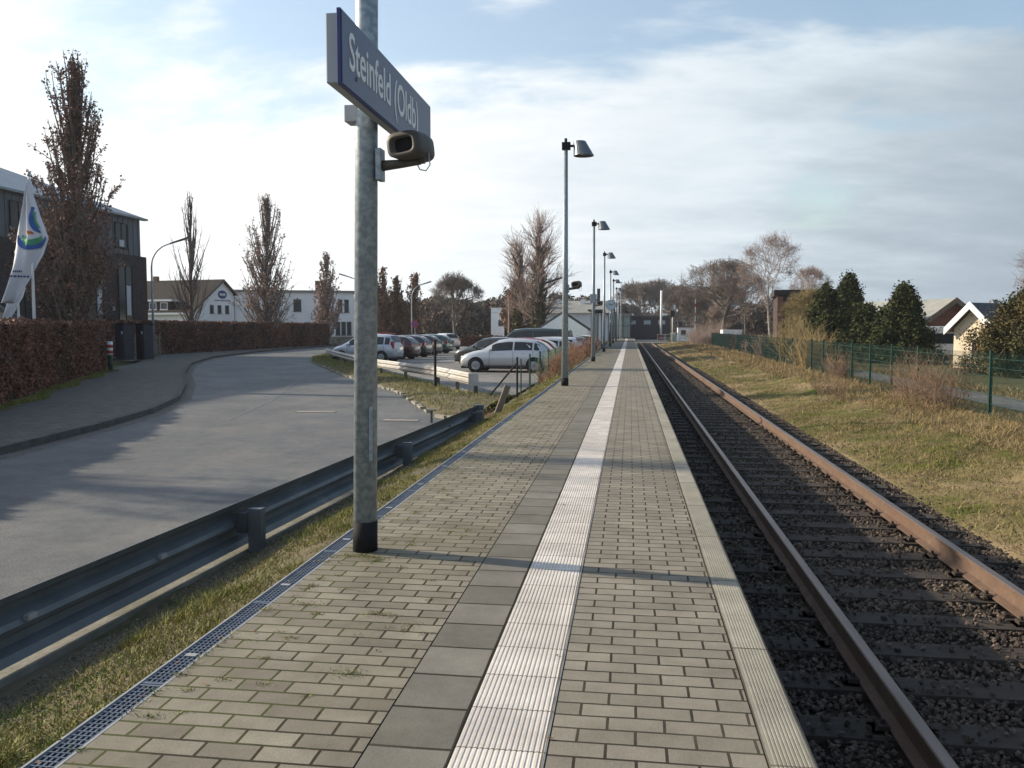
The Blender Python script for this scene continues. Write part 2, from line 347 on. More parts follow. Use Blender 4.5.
class MB:
    def __init__(s): s.v = []; s.f = []

    def add(s, vs, fs):
        o = len(s.v); s.v += [tuple(v) for v in vs]; s.f += [tuple(i + o for i in f) for f in fs]; return s

    def box(s, x0, x1, y0, y1, z0, z1, rot=None, about=None):
        vs = [Vector(p) for p in ((x0, y0, z0), (x1, y0, z0), (x1, y1, z0), (x0, y1, z0), (x0, y0, z1), (x1, y0, z1), (x1, y1, z1), (x0, y1, z1))]
        if rot is not None:
            a = Vector(about or (0, 0, 0)); vs = [rot @ (v - a) + a for v in vs]
        return s.add(vs, [(0, 3, 2, 1), (4, 5, 6, 7), (0, 1, 5, 4), (1, 2, 6, 5), (2, 3, 7, 6), (3, 0, 4, 7)])

    def cbox(s, c, d, rot=None):
        return s.box(c[0] - d[0] / 2, c[0] + d[0] / 2, c[1] - d[1] / 2, c[1] + d[1] / 2, c[2] - d[2] / 2, c[2] + d[2] / 2, rot, c)

    def tube(s, pts, rad, n=6, cap=True):
        pts = [Vector(p) for p in pts]
        if not isinstance(rad, (list, tuple)): rad = [rad] * len(pts)
        ref = Vector((0.13, 0.99, 0.05)) if abs((pts[-1] - pts[0]).normalized().y) < .9 else Vector((1, 0, 0.1))
        o = len(s.v)
        for i, p in enumerate(pts):
            d = (pts[min(i + 1, len(pts) - 1)] - pts[max(i - 1, 0)])
            d = d.normalized() if d.length > 1e-9 else Vector((0, 0, 1))
            u = d.cross(ref).normalized(); w = d.cross(u)
            for k in range(n):
                a = 2 * math.pi * k / n
                q = p + (u * math.cos(a) + w * math.sin(a)) * rad[i]
                s.v.append(tuple(q))
        for i in range(len(pts) - 1):
            for k in range(n):
                a = o + i * n + k; b = o + i * n + (k + 1) % n
                s.f.append((a, b, b + n, a + n))
        if cap:
            s.f.append(tuple(o + k for k in reversed(range(n))))
            e_ = o + (len(pts) - 1) * n; s.f.append(tuple(e_ + k for k in range(n)))
        return s

    def prism(s, poly, a, b, axis='z'):
        """polygon (2-D) extruded between a and b along axis"""
        n = len(poly)
        def P(p, t):
            return {'z': (p[0], p[1], t), 'x': (t, p[0], p[1]), 'y': (p[0], t, p[1])}[axis]
        vs = [P(p, a) for p in poly] + [P(p, b) for p in poly]
        fs = [tuple(reversed(range(n))), tuple(range(n, 2 * n))] + [(i, (i + 1) % n, n + (i + 1) % n, n + i) for i in range(n)]
        return s.add(vs, fs)

    def build(s, name, m, parent=None, smooth=False, bevel=0, **kw):
        me = mesh(name, s.v, s.f, m, smooth)
        bm = bmesh.new(); bm.from_mesh(me)
        bmesh.ops.recalc_face_normals(bm, faces=bm.faces)
        bm.to_mesh(me); bm.free()
        o = obj(name, me, parent, **kw)
        if bevel:
            b = o.modifiers.new('bevel', 'BEVEL'); b.width = bevel; b.segments = 2; b.limit_method = 'ANGLE'
        return o


def children(o): return [c for c in COL.objects if c.parent == o]


def copy_tree(o, parent=None, label=None, loc=None, rz=None):
    kids = list(o.children)
    c = o.copy(); COL.objects.link(c)
    if parent is not None: c.parent = parent
    if label: c['label'] = label
    if loc is not None: c.location = loc
    if rz is not None: c.rotation_euler[2] = rz
    for ch in kids: copy_tree(ch, c)
    return c


def wave(x, y, seed=0.0, f=1.0):
    x = x * f; y = y * f
    return (np.sin(x * 1.7 + seed) * np.cos(y * 1.3 - seed * 2) + .6 * np.sin(x * 3.1 - y * 2.3 + seed * 3) + .4 * np.cos(x * 6.3 + y * 5.1 + seed)
            + .25 * np.sin(x * 11.7 - y * 9.1 + seed * 1.7)) / 2.25


def grid(name, xs, ys, zf, m, kind='structure', smooth=True):
    X, Y = np.meshgrid(xs, ys); Z = zf(X, Y)
    v = np.stack([X, Y, Z], -1).reshape(-1, 3)
    nx = len(xs); ny = len(ys)
    i = (np.arange(ny - 1)[:, None] * nx + np.arange(nx - 1)[None]).reshape(-1)
    f = np.stack([i, i + 1, i + 1 + nx, i + nx], -1)
    return obj(name, mesh(name, v, f, m, smooth), kind=kind)


def flat(name, poly, z, m, kind='structure', thick=0.0, **kw):
    bm = bmesh.new()
    vs = [bm.verts.new((x, y, z)) for x, y in poly]
    f = bm.faces.new(vs); f.normal_update()
    if f.normal.z < 0: f.normal_flip()
    if thick:
        r = bmesh.ops.extrude_face_region(bm, geom=[f])
        for g in r['geom']:
            if isinstance(g, bmesh.types.BMVert): pass
        for v in vs: v.co.z -= thick
    bmesh.ops.triangulate(bm, faces=bm.faces[:])
    me = bpy.data.meshes.new(name); bm.to_mesh(me); bm.free(); me.materials.append(M[m])
    return obj(name, me, kind=kind, **kw)


def quads(name, C_, size, m, parent=None, rng=nr, up=0.0, aspect=1.6, **kw):
    """many little randomly turned leaf quads (rhombs) at points C_ (n,3)"""
    n = len(C_)
    a = rng.normal(size=(n, 3)); a[:, 2] += up * 3
    a /= np.linalg.norm(a, axis=1)[:, None]
    b = np.cross(a, rng.normal(size=(n, 3))); b /= np.linalg.norm(b, axis=1)[:, None] + 1e-9
    s = (size * (0.6 + 0.8 * rng.random(n)))[:, None]
    a = a * s * aspect / 2; b = b * s / 2
    v = np.stack([C_ - a, C_ + b, C_ + a, C_ - b], 1).reshape(-1, 3)
    f = np.arange(4 * n).reshape(-1, 4)
    return obj(name, mesh(name, v, f, m), parent, **kw)


def blades(name, P, hgt, wid, m, parent=None, rng=nr, lean=.5, **kw):
    n = len(P)
    th = rng.random(n) * 2 * np.pi
    h = hgt * (.4 + .9 * rng.random(n))
    w = wid * (.6 + .8 * rng.random(n))
    side = np.stack([np.cos(th), np.sin(th), np.zeros(n)], 1) * w[:, None] / 2
    ph = rng.random(n) * 2 * np.pi; ln = lean * rng.random(n) ** .7 * 1.3
    d = np.stack([np.cos(ph) * ln, np.sin(ph) * ln, np.ones(n)], 1); d /= np.linalg.norm(d, axis=1)[:, None]
    mid = P + d * (h * .5)[:, None]
    d2 = d.copy(); d2[:, :2] *= 1.9; d2 /= np.linalg.norm(d2, axis=1)[:, None]
    tip = mid + d2 * (h * .55)[:, None]
    v = np.stack([P - side, P + side, mid + side * .7, mid - side * .7, tip], 1).reshape(-1, 3)
    i = np.arange(n) * 5
    me = bpy.data.meshes.new(name)
    fs = np.concatenate([np.stack([i, i + 1, i + 2, i + 3], 1).tolist(), ]).tolist() + np.stack([i + 3, i + 2, i + 4], 1).tolist()
    return obj(name, mesh(name, v, fs, m), parent, **kw)


def text(name, s, size, m, parent, loc, rot, depth=.004, align='LEFT'):
    cu = bpy.data.curves.new(name, 'FONT'); cu.body = s; cu.size = size; cu.extrude = depth; cu.align_x = align; cu.offset = size * .010
    tmp = bpy.data.objects.new(name, cu); COL.objects.link(tmp)
    dg = bpy.context.evaluated_depsgraph_get(); dg.update()
    me = bpy.data.meshes.new_from_object(tmp.evaluated_get(dg))
    bpy.data.objects.remove(tmp)
    me.materials.clear(); me.materials.append(M[m])
    o = obj(name, me, parent); o.location = loc; o.rotation_euler = rot
    return o


# ------------------------------------------------------------------ GROUND AND SURFACES
ROADZ = -.60


def gz(X, Y):
    z = np.where(X < -3.3, -.66, np.where(X > 12.4, -.62, -1.12))
    return np.where(Y > 150, -.66, z)


xs = np.array([-1500, -300, -120, -60, -30, -12, -3.31, -3.29, 0, 3.5, 12.39, 12.41, 30, 60, 120, 300, 1500])
ys = np.array([-60, -5, 20, 45, 70, 100, 125, 149.9, 150.1, 200, 300, 500, 900, 2400])
grid('ground', xs, ys, gz, 'ground', smooth=False)

kerb = [(-9.0, -6), (-9.45, 6), (-9.83, 11.9), (-10.4, 15.4), (-11.1, 18.3), (-12.4, 21.8), (-15.2, 27.2), (-18.8, 33.5), (-23.6, 42.8), (-27.6, 52.8), (-30.5, 66), (-32.0, 80.5), (-32.4, 100)]
flat('road', [(-3.34, -6), (-3.34, 17.3), (-4.3, 18.6), (-7.1, 25.5), (-12, 34.4), (-18.5, 47.3), (-22.3, 57), (-21.5, 66), (-21, 100)] + kerb[::-1], ROADZ, 'asphalt')
flat('car_park', [(-3.4, 24.5), (-5.6, 26.2), (-9.5, 33.8), (-13.8, 41.5), (-17.8, 50.5), (-20.9, 60), (-21.0, 89), (-3.4, 89)], ROADZ + .004, 'asphalt2')
# pale stripes of concrete setts across the car park
for i, (a, b) in enumerate([((-17.5, 50.3), (-3.6, 44.6)), ((-19.8, 72), (-3.6, 70))]):
    flat('car_park_stripe', [a, b, (b[0], b[1] + .9), (a[0], a[1] + .9)], ROADZ + .008, 'kerb_pale')
hedge_line = [(-11.0, 8.0), (-14.9, 18.0), (-18.9, 25.6), (-23.2, 34.6)]
flat('pavement', kerb[:1] + [(x - .12, y) for x, y in kerb[1:]] + [(-33.4, 100), (-33.2, 75), (-33.4, 50), (-29.8, 46.6), (-27.5, 44.5), (-23.6, 35.4), (-23.0, 34.6), (-18.7, 25.6), (-14.7, 18.0), (-10.8, 8), (-10.2, -6)], ROADZ + .11, 'paved', thick=.2)
# kerb stones: one swept prism
kb = MB()
for (a, b) in zip(kerb[:-1], kerb[1:]):
    va = Vector(a); vb = Vector(b); d = (vb - va); n_ = max(1, round(d.length / 1.0)); u = d.normalized(); w = Vector((-u.y, u.x))
    if w.x > 0: w = -w
    for i in range(n_):
        p = va + d * (i / n_); q = va + d * ((i + 1) / n_) - u * .012
        vs = []
        for z in (-.7, ROADZ + .125 + rnd.uniform(-.004, .004)):
            vs += [(p.x, p.y, z), (q.x, q.y, z), (q.x + w.x * .125, q.y + w.y * .125, z), (p.x + w.x * .125, p.y + w.y * .125, z)]
        kb.add(vs, [(0, 3, 2, 1), (4, 5, 6, 7), (0, 1, 5, 4), (1, 2, 6, 5), (2, 3, 7, 6), (3, 0, 4, 7)])
kb.build('kerb', 'kerb', kind='structure')
# gutter line of lighter setts along the kerb, in the road
gut = MB()
for (a, b) in zip(kerb[1:-1], kerb[2:]):
    for (p, q) in ((a, b),):
        gut.add([(p[0] + .02, p[1], ROADZ + .004), (q[0] + .02, q[1], ROADZ + .004), (q[0] + .34, q[1], ROADZ + .004), (p[0] + .34, p[1], ROADZ + .004)], [(0, 1, 2, 3)])
gut.build('gutter', 'paved', kind='structure')
# concrete strip between road edge and verge
for (x, y, l) in ((-7.4, 19.1, .95), (-4.9, 17.6, .8)):
    MB().box(x - l / 2, x + l / 2, y - .13, y + .13, ROADZ + .002, ROADZ + .012).build('gully_cover', 'kerb_pale', bevel=.004,
        label='pale drain cover in the road, ' + ('left of the thick pole' if l > .9 else 'right of the thick pole near the guard rail end'), cat='drain cover', group='drain covers in the road')
# rusty round manhole patches / repaired seams in the asphalt
sm = MB()
for pts in ([(-15.9, 41), (-13.3, 33), (-11.6, 27.5), (-9.8, 22), (-8.6, 17)], [(-14.6, 31.6), (-12.8, 31.0), (-10.6, 30.2)]):
    for a, b in zip(pts[:-1], pts[1:]):
        d = Vector((b[0] - a[0], b[1] - a[1])).normalized(); w = Vector((-d.y, d.x)) * .05
        sm.add([(a[0] - w.x, a[1] - w.y, ROADZ + .004), (b[0] - w.x, b[1] - w.y, ROADZ + .004), (b[0] + w.x, b[1] + w.y, ROADZ + .004), (a[0] + w.x, a[1] + w.y, ROADZ + .004)], [(0, 1, 2, 3)])
sm.build('road_seams', 'seam', kind='structure')


# verge between the drain and the road
def verge_z(X, Y):
    t = np.clip((-2.0 - X) / 1.05, 0, 1)
    z = np.interp(X, [-3.55, -3.4, -3.32, -3.2, -2.9, -2.5, -2.1, -1.93], [-.75, -.66, -.62, -.42, -.37, -.215, -.07, -.035])
    far = np.clip((Y - 15.5) / 3, 0, 1)
    z = z + far * np.clip((-2.5 - X) / .6, 0, 1) * -.14
    return z + wave(X, Y, 1.3, 2.2) * .018 * np.clip(t * 4, 0, 1)


grid('verge', np.concatenate([np.linspace(-3.55, -1.912, 40)]), np.concatenate([np.linspace(-2, 30, 420), np.linspace(30.5, 116, 180)]), verge_z, 'soil')

# grassy island behind the second guard rail
isl_road = [(-3.35, 17.4), (-4.3, 18.4), (-7.1, 25.2), (-12, 34.1), (-18.4, 47.0), (-22.1, 57)]
isl_park = [(-3.35, 24.6), (-5.5, 26.3), (-9.4, 33.9), (-13.7, 41.6), (-17.7, 50.6), (-20.8, 60)]


def island():
    n = 90; mrows = 14
    def samp(P, t):
        L_ = [0]
        for a, b in zip(P[:-1], P[1:]): L_.append(L_[-1] + math.dist(a, b))
        s = t * L_[-1]
        return np.array([np.interp(s, L_, [p[0] for p in P]), np.interp(s, L_, [p[1] for p in P])])
    v = []; f = []
    for i in range(n + 1):
        a = samp(isl_road, i / n); b = samp(isl_park, i / n)
        for j in range(mrows + 1):
            u = j / mrows; p = a * (1 - u) + b * u
            z = -.615 + .16 * math.sin(math.pi * u) ** .6 + .02 * float(wave(p[0], p[1], 4.0, 1.5)) * math.sin(math.pi * u)
            if j in (0, mrows): z = -.63
            v.append((p[0], p[1], z))
    for i in range(n):
        for j in range(mrows):
            a = i * (mrows + 1) + j
            f.append((a, a + 1, a + mrows + 2, a + mrows + 1))
    obj('grass_island', mesh('grass_island', v, f, 'soil', True), kind='structure')
    return v


isl_v = np.array(island())
ke = MB()
for a, b in zip(isl_road[:-2], isl_road[1:-1]):
    va, vb = Vector(a), Vector(b); d = vb - va; k = round(d.length / .5); u = d.normalized()
    for i in range(k):
        if rnd.random() < .12: continue
        p = va + d * ((i + .5) / k) + Vector((rnd.uniform(-.03, .03), rnd.uniform(-.03, .03)))
        ke.box(p.x - .05, p.x + .05, p.y - .2, p.y + .2, -.66, ROADZ + rnd.uniform(.05, .085), Matrix.Rotation(math.atan2(u.y, u.x) - math.pi / 2, 3, 'Z'), (p.x, p.y, 0))
ke.build('island_kerb', 'kerb_pale', kind='structure')


# right-hand embankment
def emb_z(X, Y):
    z = np.interp(X, [3.5, 3.75, 4.4, 6.0, 7.8, 9.0, 10.4, 12.5], [-.95, -.84, -.75, -.60, -.54, -.60, -.62, -.64])
    k = np.clip((X - 3.8) / 1.5, 0, 1) * np.clip((9 - X) / 1.0, 0, 1)
    bumps = .085 * wave(X, Y, 2.0, .55) + .045 * wave(X, Y, 5.0, 1.9) + .22 * np.exp(-((X - 6.4) ** 2 / .8 + (Y - 31) ** 2 / 5))
    return z + k * bumps + .012 * wave(X, Y, 7.0, 6.0)


grid('embankment', np.concatenate([np.linspace(3.5, 9.5, 90), np.linspace(9.7, 12.5, 12)]), np.concatenate([np.linspace(1, 50, 420), np.linspace(50.5, 151, 240)]), emb_z, 'emb')
flat('footpath', [(9.2, 2), (10.7, 2), (10.7, 70), (9.9, 100), (9.0, 100), (9.2, 70)], -.575, 'asphalt2')
flat('crossing_road', [(-14, 116.5), (30, 119), (30, 124), (-14, 122)], -.60, 'concrete', thick=.3)
flat('forecourt', [(-10, 122.3), (12, 122.8), (12, 149), (-10, 149)], -.62, 'asphalt2')

# platform surfaces
PY0, PY1 = -4.0, 112.0


def strip(name, x0, x1, z, m, **kw):
    return obj(name, mesh(name, [(x0, PY0, z), (x1, PY0, z), (x1, PY1, z), (x0, PY1, z)], [(0, 1, 2, 3)], m), **kw)


pb = MB().box(-1.79, .585, PY0, PY1, -1.15, -.012)
pb.build('platform', 'concrete', kind='structure')
strip('platform_paving', -1.797, -.864, 0, 'paver_l', kind='structure')
strip('platform_slabs', -.857, -.570, .001, 'slab', kind='structure')
strip('platform_paving_trackside', -.256, .449, 0, 'paver_r', kind='structure')
# guide strip: ribbed profile swept along the platform
v = []; nrib = 16
prof = [(-.565, 0.0005)]
for i in range(nrib):
    c = -.5655 + .303 * (i + .5) / nrib; prof += [(c - .0060, .0005), (c - .0046, .0024), (c + .0046, .0024), (c + .0060, .0005)]
prof += [(-.262, .0005)]
nseg = 388
ysg = np.linspace(PY0, PY1, nseg)
v = [(x, y, z) for y in (PY0, PY1) for x, z in prof]; k = len(prof)
obj('tactile_strip', mesh('tactile_strip', v, [(i, i + 1, i + 1 + k, i + k) for i in range(k - 1)], 'tact'), kind='structure')
prof = [(.455, -.3), (.455, .002)]
for i in range(9):
    c = .472 + .12 * (i + .5) / 9; prof += [(c - .005, .002), (c - .0035, .0032), (c + .0035, .0032), (c + .005, .002)]
prof += [(.603, .002), (.612, -.008), (.612, -.14), (.585, -.15), (.585, -1.15)]
v = [(x, y, z) for y in (PY0, PY1) for x, z in prof]; k = len(prof)
obj('platform_edge', mesh('platform_edge', v, [(i, i + 1, i + 1 + k, i + k) for i in range(k - 1)], 'edge'), kind='structure')

# ------------------------------------------------------------------ drainage channel (grates as parts)
dc = thing('drainage_channel', 'long narrow steel drainage channel with grid covers along the left edge of the platform', 'drain channel', (-1.855, 0, 0))
MB().box(-.058, -.049, PY0, PY1, -.1, .001).box(.049, .058, PY0, PY1, -.1, .001).box(-.049, .049, PY0, PY1, -.1, -.07).build('channel_frame', 'chan', dc)
g = MB()
for i in range(5): g.box(-.046 + i * .0205 , -.040 + i * .0205, .012, .988, -.028, -.004)
for i in range(33): g.box(-.047, .047, .02 + i * .0293, .0245 + i * .0293, -.024, -.0025)
g.box(-.047, .047, .004, .016, -.028, -.002).box(-.047, .047, .984, .996, -.028, -.002)
g1 = g.build('grate', 'grate', dc); g1.location = (0, 1.0, 0)
bl = MB().cbox((0, .3, -.003), (.05, .03, .006)).build('latch', 'chan', g1)
for i in range(2, 60):
    c = g1.copy(); COL.objects.link(c); c.parent = dc; c.location = (0, i, 0)
    if i < 14:
        cb_ = bl.copy(); COL.objects.link(cb_); cb_.parent = c
g = MB()
for y in np.arange(60, 112, .12): g.box(-.047, .047, y, y + .05, -.024, -.004)
g.build('grate_row', 'grate', dc, kind='stuff')

# ------------------------------------------------------------------ TRACK
tr = thing('railway_track', 'single railway track with rusty rails on dark timber sleepers beside the platform', 'railway track', (2.24, 0, 0))
RT = -.62
for sx in (-1, 1):
    x = sx * .7525
    side = MB(); prof = [(-.07, -.165), (.07, -.165), (.07, -.153), (.012, -.135), (.009, -.05), (.034, -.036), (.036, -.004), (-.036, -.004), (-.034, -.036), (-.009, -.05), (-.012, -.135), (-.07, -.153)]
    side.prism([(x + a, RT + b) for a, b in prof], -3, 150, 'y')
    r_ = side.build('rail', 'rust', tr)
    if sx < 0: r_['label'] = 'left rail with worn shiny head'
    MB().prism([(x - .0345, RT - .0045), (x + .0345, RT - .0045), (x + .029, RT + .002), (x - .029, RT + .002)], -3, 150, 'y').build('rail_head', 'railtop', r_)
SY = [1.6 + .62 * i for i in range(236)]
sp0 = MB().box(-1.3, 1.3, -.125, .125, -.95, -.792)
for s_ in (-1, 1):
    for t_ in (-1, 1):
        sp0.box(s_ * .7525 - .17, s_ * .7525 + .17, -.07, .07, -.792, -.786)
sl0 = sp0.build('sleeper', 'sleeper', tr, bevel=.012)
sl0.location = (0, SY[0], 0)
clips = []
for s_ in (-1, 1):
    for t_ in (-1, 1):
        k_ = MB().cbox((0, 0, -.772), (.06, .075, .03)).tube([(0, 0, -.78), (0, 0, -.73)], .014, 6).build('rail_clip', 'sleeper', sl0)
        k_.location = (s_ * .7525 + t_ * .1, 0, 0); clips.append(k_)
for i, y in enumerate(SY[1:100]):
    c = sl0.copy(); COL.objects.link(c); c.parent = tr; c.location = (0, y, 0)
    if i < 28:
        for c0 in clips:
            k_ = c0.copy(); COL.objects.link(k_); k_.parent = c
far = MB()
for y in SY[100:]: far.box(-1.3, 1.3, y - .125, y + .125, -.95, -.792)
far.build('sleeper_row', 'sleeper', tr, kind='stuff')

# ballast bed and stones
grid('ballast', np.linspace(.5, 4.4, 60), np.concatenate([np.linspace(1, 40, 500), np.linspace(40.3, 150, 200)]),
     lambda X, Y: np.interp(X, [.5, 3.3, 3.75, 4.1], [-.835, -.835, -.87, -1.0]) + .012 * wave(X, Y, 3.0, 9.0), 'ballast')


def stones(P, s, rng):
    base = np.array([(0, 0, 1), (.95, 0, .1), (.2, .9, -.1), (-.8, .5, .15), (-.7, -.6, -.1), (.35, -.9, .1), (0, 0, -.9)])
    fc = [(0, 1, 2), (0, 2, 3), (0, 3, 4), (0, 4, 5), (0, 5, 1), (6, 2, 1), (6, 3, 2), (6, 4, 3), (6, 5, 4), (6, 1, 5)]
    n = len(P)
    V = base[None] * (s[:, None, None]) * (0.65 + .7 * rng.random((n, 7, 1))) * (0.7 + .6 * rng.random((n, 1, 3)))
    q = rng.normal(size=(n, 4)); q /= np.linalg.norm(q, axis=1)[:, None]
    w, x, y, z = q.T
    Rm = np.stack([1 - 2 * (y * y + z * z), 2 * (x * y - z * w), 2 * (x * z + y * w), 2 * (x * y + z * w), 1 - 2 * (x * x + z * z), 2 * (y * z - x * w), 2 * (x * z - y * w), 2 * (y * z + x * w), 1 - 2 * (x * x + y * y)], 1).reshape(n, 3, 3)
    V = np.einsum('nij,nkj->nki', Rm, V) + P[:, None, :]
    F = (np.array(fc)[None] + 7 * np.arange(n)[:, None, None]).reshape(-1, 3)
    return V.reshape(-1, 3), F


n = 105000
yy = 2.2 + 46 * nr.random(n) ** 1.75
xx = .66 + 3.16 * nr.random(n)
near_rail = (np.abs(xx - 1.4875) < .09) | (np.abs(xx - 2.9925) < .09)
d = np.abs(((yy - SY[0] + .31) % .62) - .31)
on_sl = (d < .125) & (xx > .94) & (xx < 3.54)
keep = ~near_rail & (~on_sl | (nr.random(n) < .13))
xx, yy, on_sl = xx[keep], yy[keep], on_sl[keep]
zz = np.interp(xx, [.5, 3.3, 3.7, 4.2], [-.822, -.818, -.85, -.93]) + .012 * nr.random(len(xx))
zz[on_sl] = -.775
v, f = stones(np.stack([xx, yy, zz], 1), .010 + .012 * nr.random(len(xx)) + .0002 * yy, nr)
obj('ballast_stones', mesh('ballast_stones', v, f, 'stone'), kind='stuff', label='dark crushed stone ballast lying between and beside the rails', cat='ballast')
n = 1500   # pale stones scattered on the shoulder beyond the right rail
yy = 4 + 40 * nr.random(n) ** 1.2; xx = 3.6 + nr.random(n) ** 2 * .8
v, f = stones(np.stack([xx, yy, np.array([float(t) for t in emb_z(xx, yy)]) + .008], 1), .008 + .012 * nr.random(n), nr)
obj('shoulder_stones', mesh('shoulder_stones', v, f, 'stone'), kind='stuff', label='loose stones spread along the grassy shoulder right of the track', cat='stones')

# ------------------------------------------------------------------ GRASS
def verge_pts(n, y0, y1, pw=1.6, x0=-3.05, x1=-1.935):
    y = y0 + (y1 - y0) * nr.random(n) ** pw; x = x0 + (x1 - x0) * nr.random(n)
    k = wave(x, y, .7, 1.6) + .35 * nr.normal(size=n) + .25 * ((x + 2.5) > 0)
    s = k - .9 * np.clip((-2.55 - x) / .3, 0, 1.2) > -.05
    x, y = x[s], y[s]
    return np.stack([x, y, verge_z(x, y) - .004], 1)


def rest(n, h0):
    return h0


P = verge_pts(110000, 2.0, 30, 1.7, -2.95); hh = .03 + .05 * (wave(P[:, 0], P[:, 1], 2.2, 2.5) > .3)
blades('verge_grass', P, hh, .006, 'blade_green', kind='stuff', label='short mossy grass on the slope between the drain and the guard rail', cat='grass', lean=1.0)
n = 9000
yy = 2.5 + 18 * nr.random(n) ** 1.4; xx = -2.98 + .6 * nr.random(n) ** 1.5
v, f = stones(np.stack([xx, yy, verge_z(xx, yy) + .002], 1), .003 + .009 * nr.random(n) ** 2, nr)
obj('verge_grit', mesh('verge_grit', v, f, 'grit'), kind='stuff', label='sandy grit and crumbs between the grass and the guard rail', cat='grit')
P = verge_pts(14000, 2, 18, 1.3, -3.0, -2.0)
P = P + nr.normal(size=P.shape) * (.01, .03, 0)
blades('dry_verge_grass', P, .035 + .03 * nr.random(len(P)), .005, 'straw', kind='stuff', label='dry yellowed grass mixed into the verge between drain and guard rail', cat='grass', lean=2.0)
P = verge_pts(20000, 26, 112, 1.3, -3.6, -2.1)
blades('verge_grass_far', P, .22, .03, 'straw', kind='stuff', label='straw coloured grass along the fence left of the platform', cat='grass', lean=1.0)
sel = isl_v[nr.integers(0, len(isl_v), 26000)]; P = sel + nr.normal(size=sel.shape) * (.16, .22, 0); P[:, 2] -= .01
blades('island_grass', P, .07 + .05 * nr.random(len(P)), .014, 'blade_green', kind='stuff', label='tufty grass on the island around the pale guard rail', cat='grass', lean=1.0)


def emb_pts(n, x0, x1, y0, y1, pw, thr, f=1.0, seed=3.3):
    y = y0 + (y1 - y0) * nr.random(n) ** pw; x = x0 + (x1 - x0) * nr.random(n)
    s = wave(x, y, seed, f) + .3 * nr.normal(size=n) > thr
    x, y = x[s], y[s]
    return np.stack([x, y, emb_z(x, y) - .005], 1)


P = emb_pts(90000, 3.9, 9.0, 5, 50, 1.4, .0, .9)
blades('embankment_grass', P, .05 + .03 * nr.random(len(P)), .012, 'blade', kind='stuff', label='low green and yellow grass on the bank right of the track', cat='grass', lean=1.3)
P = emb_pts(120000, 3.8, 8.6, 5.5, 24, 1.3, -.9, 1.3, 2.1)
ks = wave(P[:, 0], P[:, 1], 4.4, 1.1) > .1
blades('bank_moss_grass', P[~ks], .03 + .03 * nr.random((~ks).sum()), .007, 'blade', kind='stuff', label='short matted grass covering the near part of the right bank', cat='grass', lean=2.0)
blades('bank_dead_grass', P[ks], .05 + .07 * nr.random(ks.sum()), .007, 'straw', kind='stuff', label='matted dead grass patches on the near part of the right bank', cat='grass', lean=2.4)
P = emb_pts(80000, 3.75, 9.1, 5, 110, 1.6, .05, .8, 6.1)
hs = np.clip(P[:, 1] / 40, .5, 1.6)
blades('straw_grass', P, (.09 + .12 * nr.random(len(P))) * (.8 + .25 * hs), .016 * hs, 'straw', kind='stuff', label='dry straw coloured grass tussocks along the green fence', cat='grass', lean=1.6)
P = emb_pts(90000, 6.0, 8.9, 8, 110, 1.5, -.35, .8, 9.1)
hs = np.clip(P[:, 1] / 40, .5, 1.6)
blades('fence_straw', P, (.16 + .16 * nr.random(len(P))) * (.75 + .25 * hs), .018 * hs, 'straw', kind='stuff', label='tall dry straw grass in a belt right along the green mesh fence', cat='grass', lean=1.7)
P = np.stack([10.8 + 1.7 * nr.random(9000), 5 + 60 * nr.random(9000), np.full(9000, -.63)], 1)
blades('path_grass', P, .2, .02, 'straw', kind='stuff', label='dry grass beyond the footpath behind the fence', cat='grass', lean=1.3)
# grass at the foot of the near hedge, fallen leaves
flat('hedge_verge', [(-10.2, 6.0), (-14.2, 17.6), (-18.2, 25.4), (-22.6, 34.2), (-23.2, 35.2), (-24.2, 36), (-24.0, 34.6), (-19.6, 25.6), (-15.5, 17.8), (-11.2, 6.0)], ROADZ + .118, 'soil')
n = 26000; t_ = nr.random(n) ** .8; hx = np.interp(t_, [0, .4, .7, 1], [-10.6, -14.7, -18.7, -23.1]); hy = np.interp(t_, [0, .4, .7, 1], [6.0, 17.8, 25.5, 34.6])
P = np.stack([hx + .1 + .5 * nr.random(n) ** 1.3 * (.6 + .5 * np.sin(hy * 1.3)), hy, np.full(n, ROADZ + .11)], 1)
blades('hedge_foot_grass', P, .10, .014, 'blade_green', kind='stuff', label='green grass strip at the foot of the near reddish hedge', cat='grass', lean=1.0)
lp = []
for i in range(500):
    x = -3.0 + 1.25 * nr.random(); y = 2.2 + 20 * nr.random() ** 1.3
    lp.append((x, y, (float(verge_z(np.array([x]), np.array([y]))[0]) if x < -1.93 else .0) + .012))
for i in range(60): lp.append((-1.75 + 2.3 * nr.random() ** 1.8, 2.2 + 14 * nr.random(), .005))
lp = np.array(lp); m_ = len(lp); th = nr.random(m_) * 6.28; sz = .006 + .008 * nr.random(m_)
da = np.stack([np.cos(th) * sz, np.sin(th) * sz, nr.normal(size=m_) * .001], 1); db_ = np.stack([-np.sin(th) * sz * .6, np.cos(th) * sz * .6, .002 + nr.random(m_) * .002], 1)
vv = np.stack([lp - da, lp + db_, lp + da, lp - db_ * (1, 1, -1)], 1).reshape(-1, 3)
obj('fallen_leaves', mesh('fallen_leaves', vv, np.arange(4 * m_).reshape(-1, 4), 'leaf_brown'), kind='stuff', label='small brown leaves blown over the verge and the platform', cat='leaves')
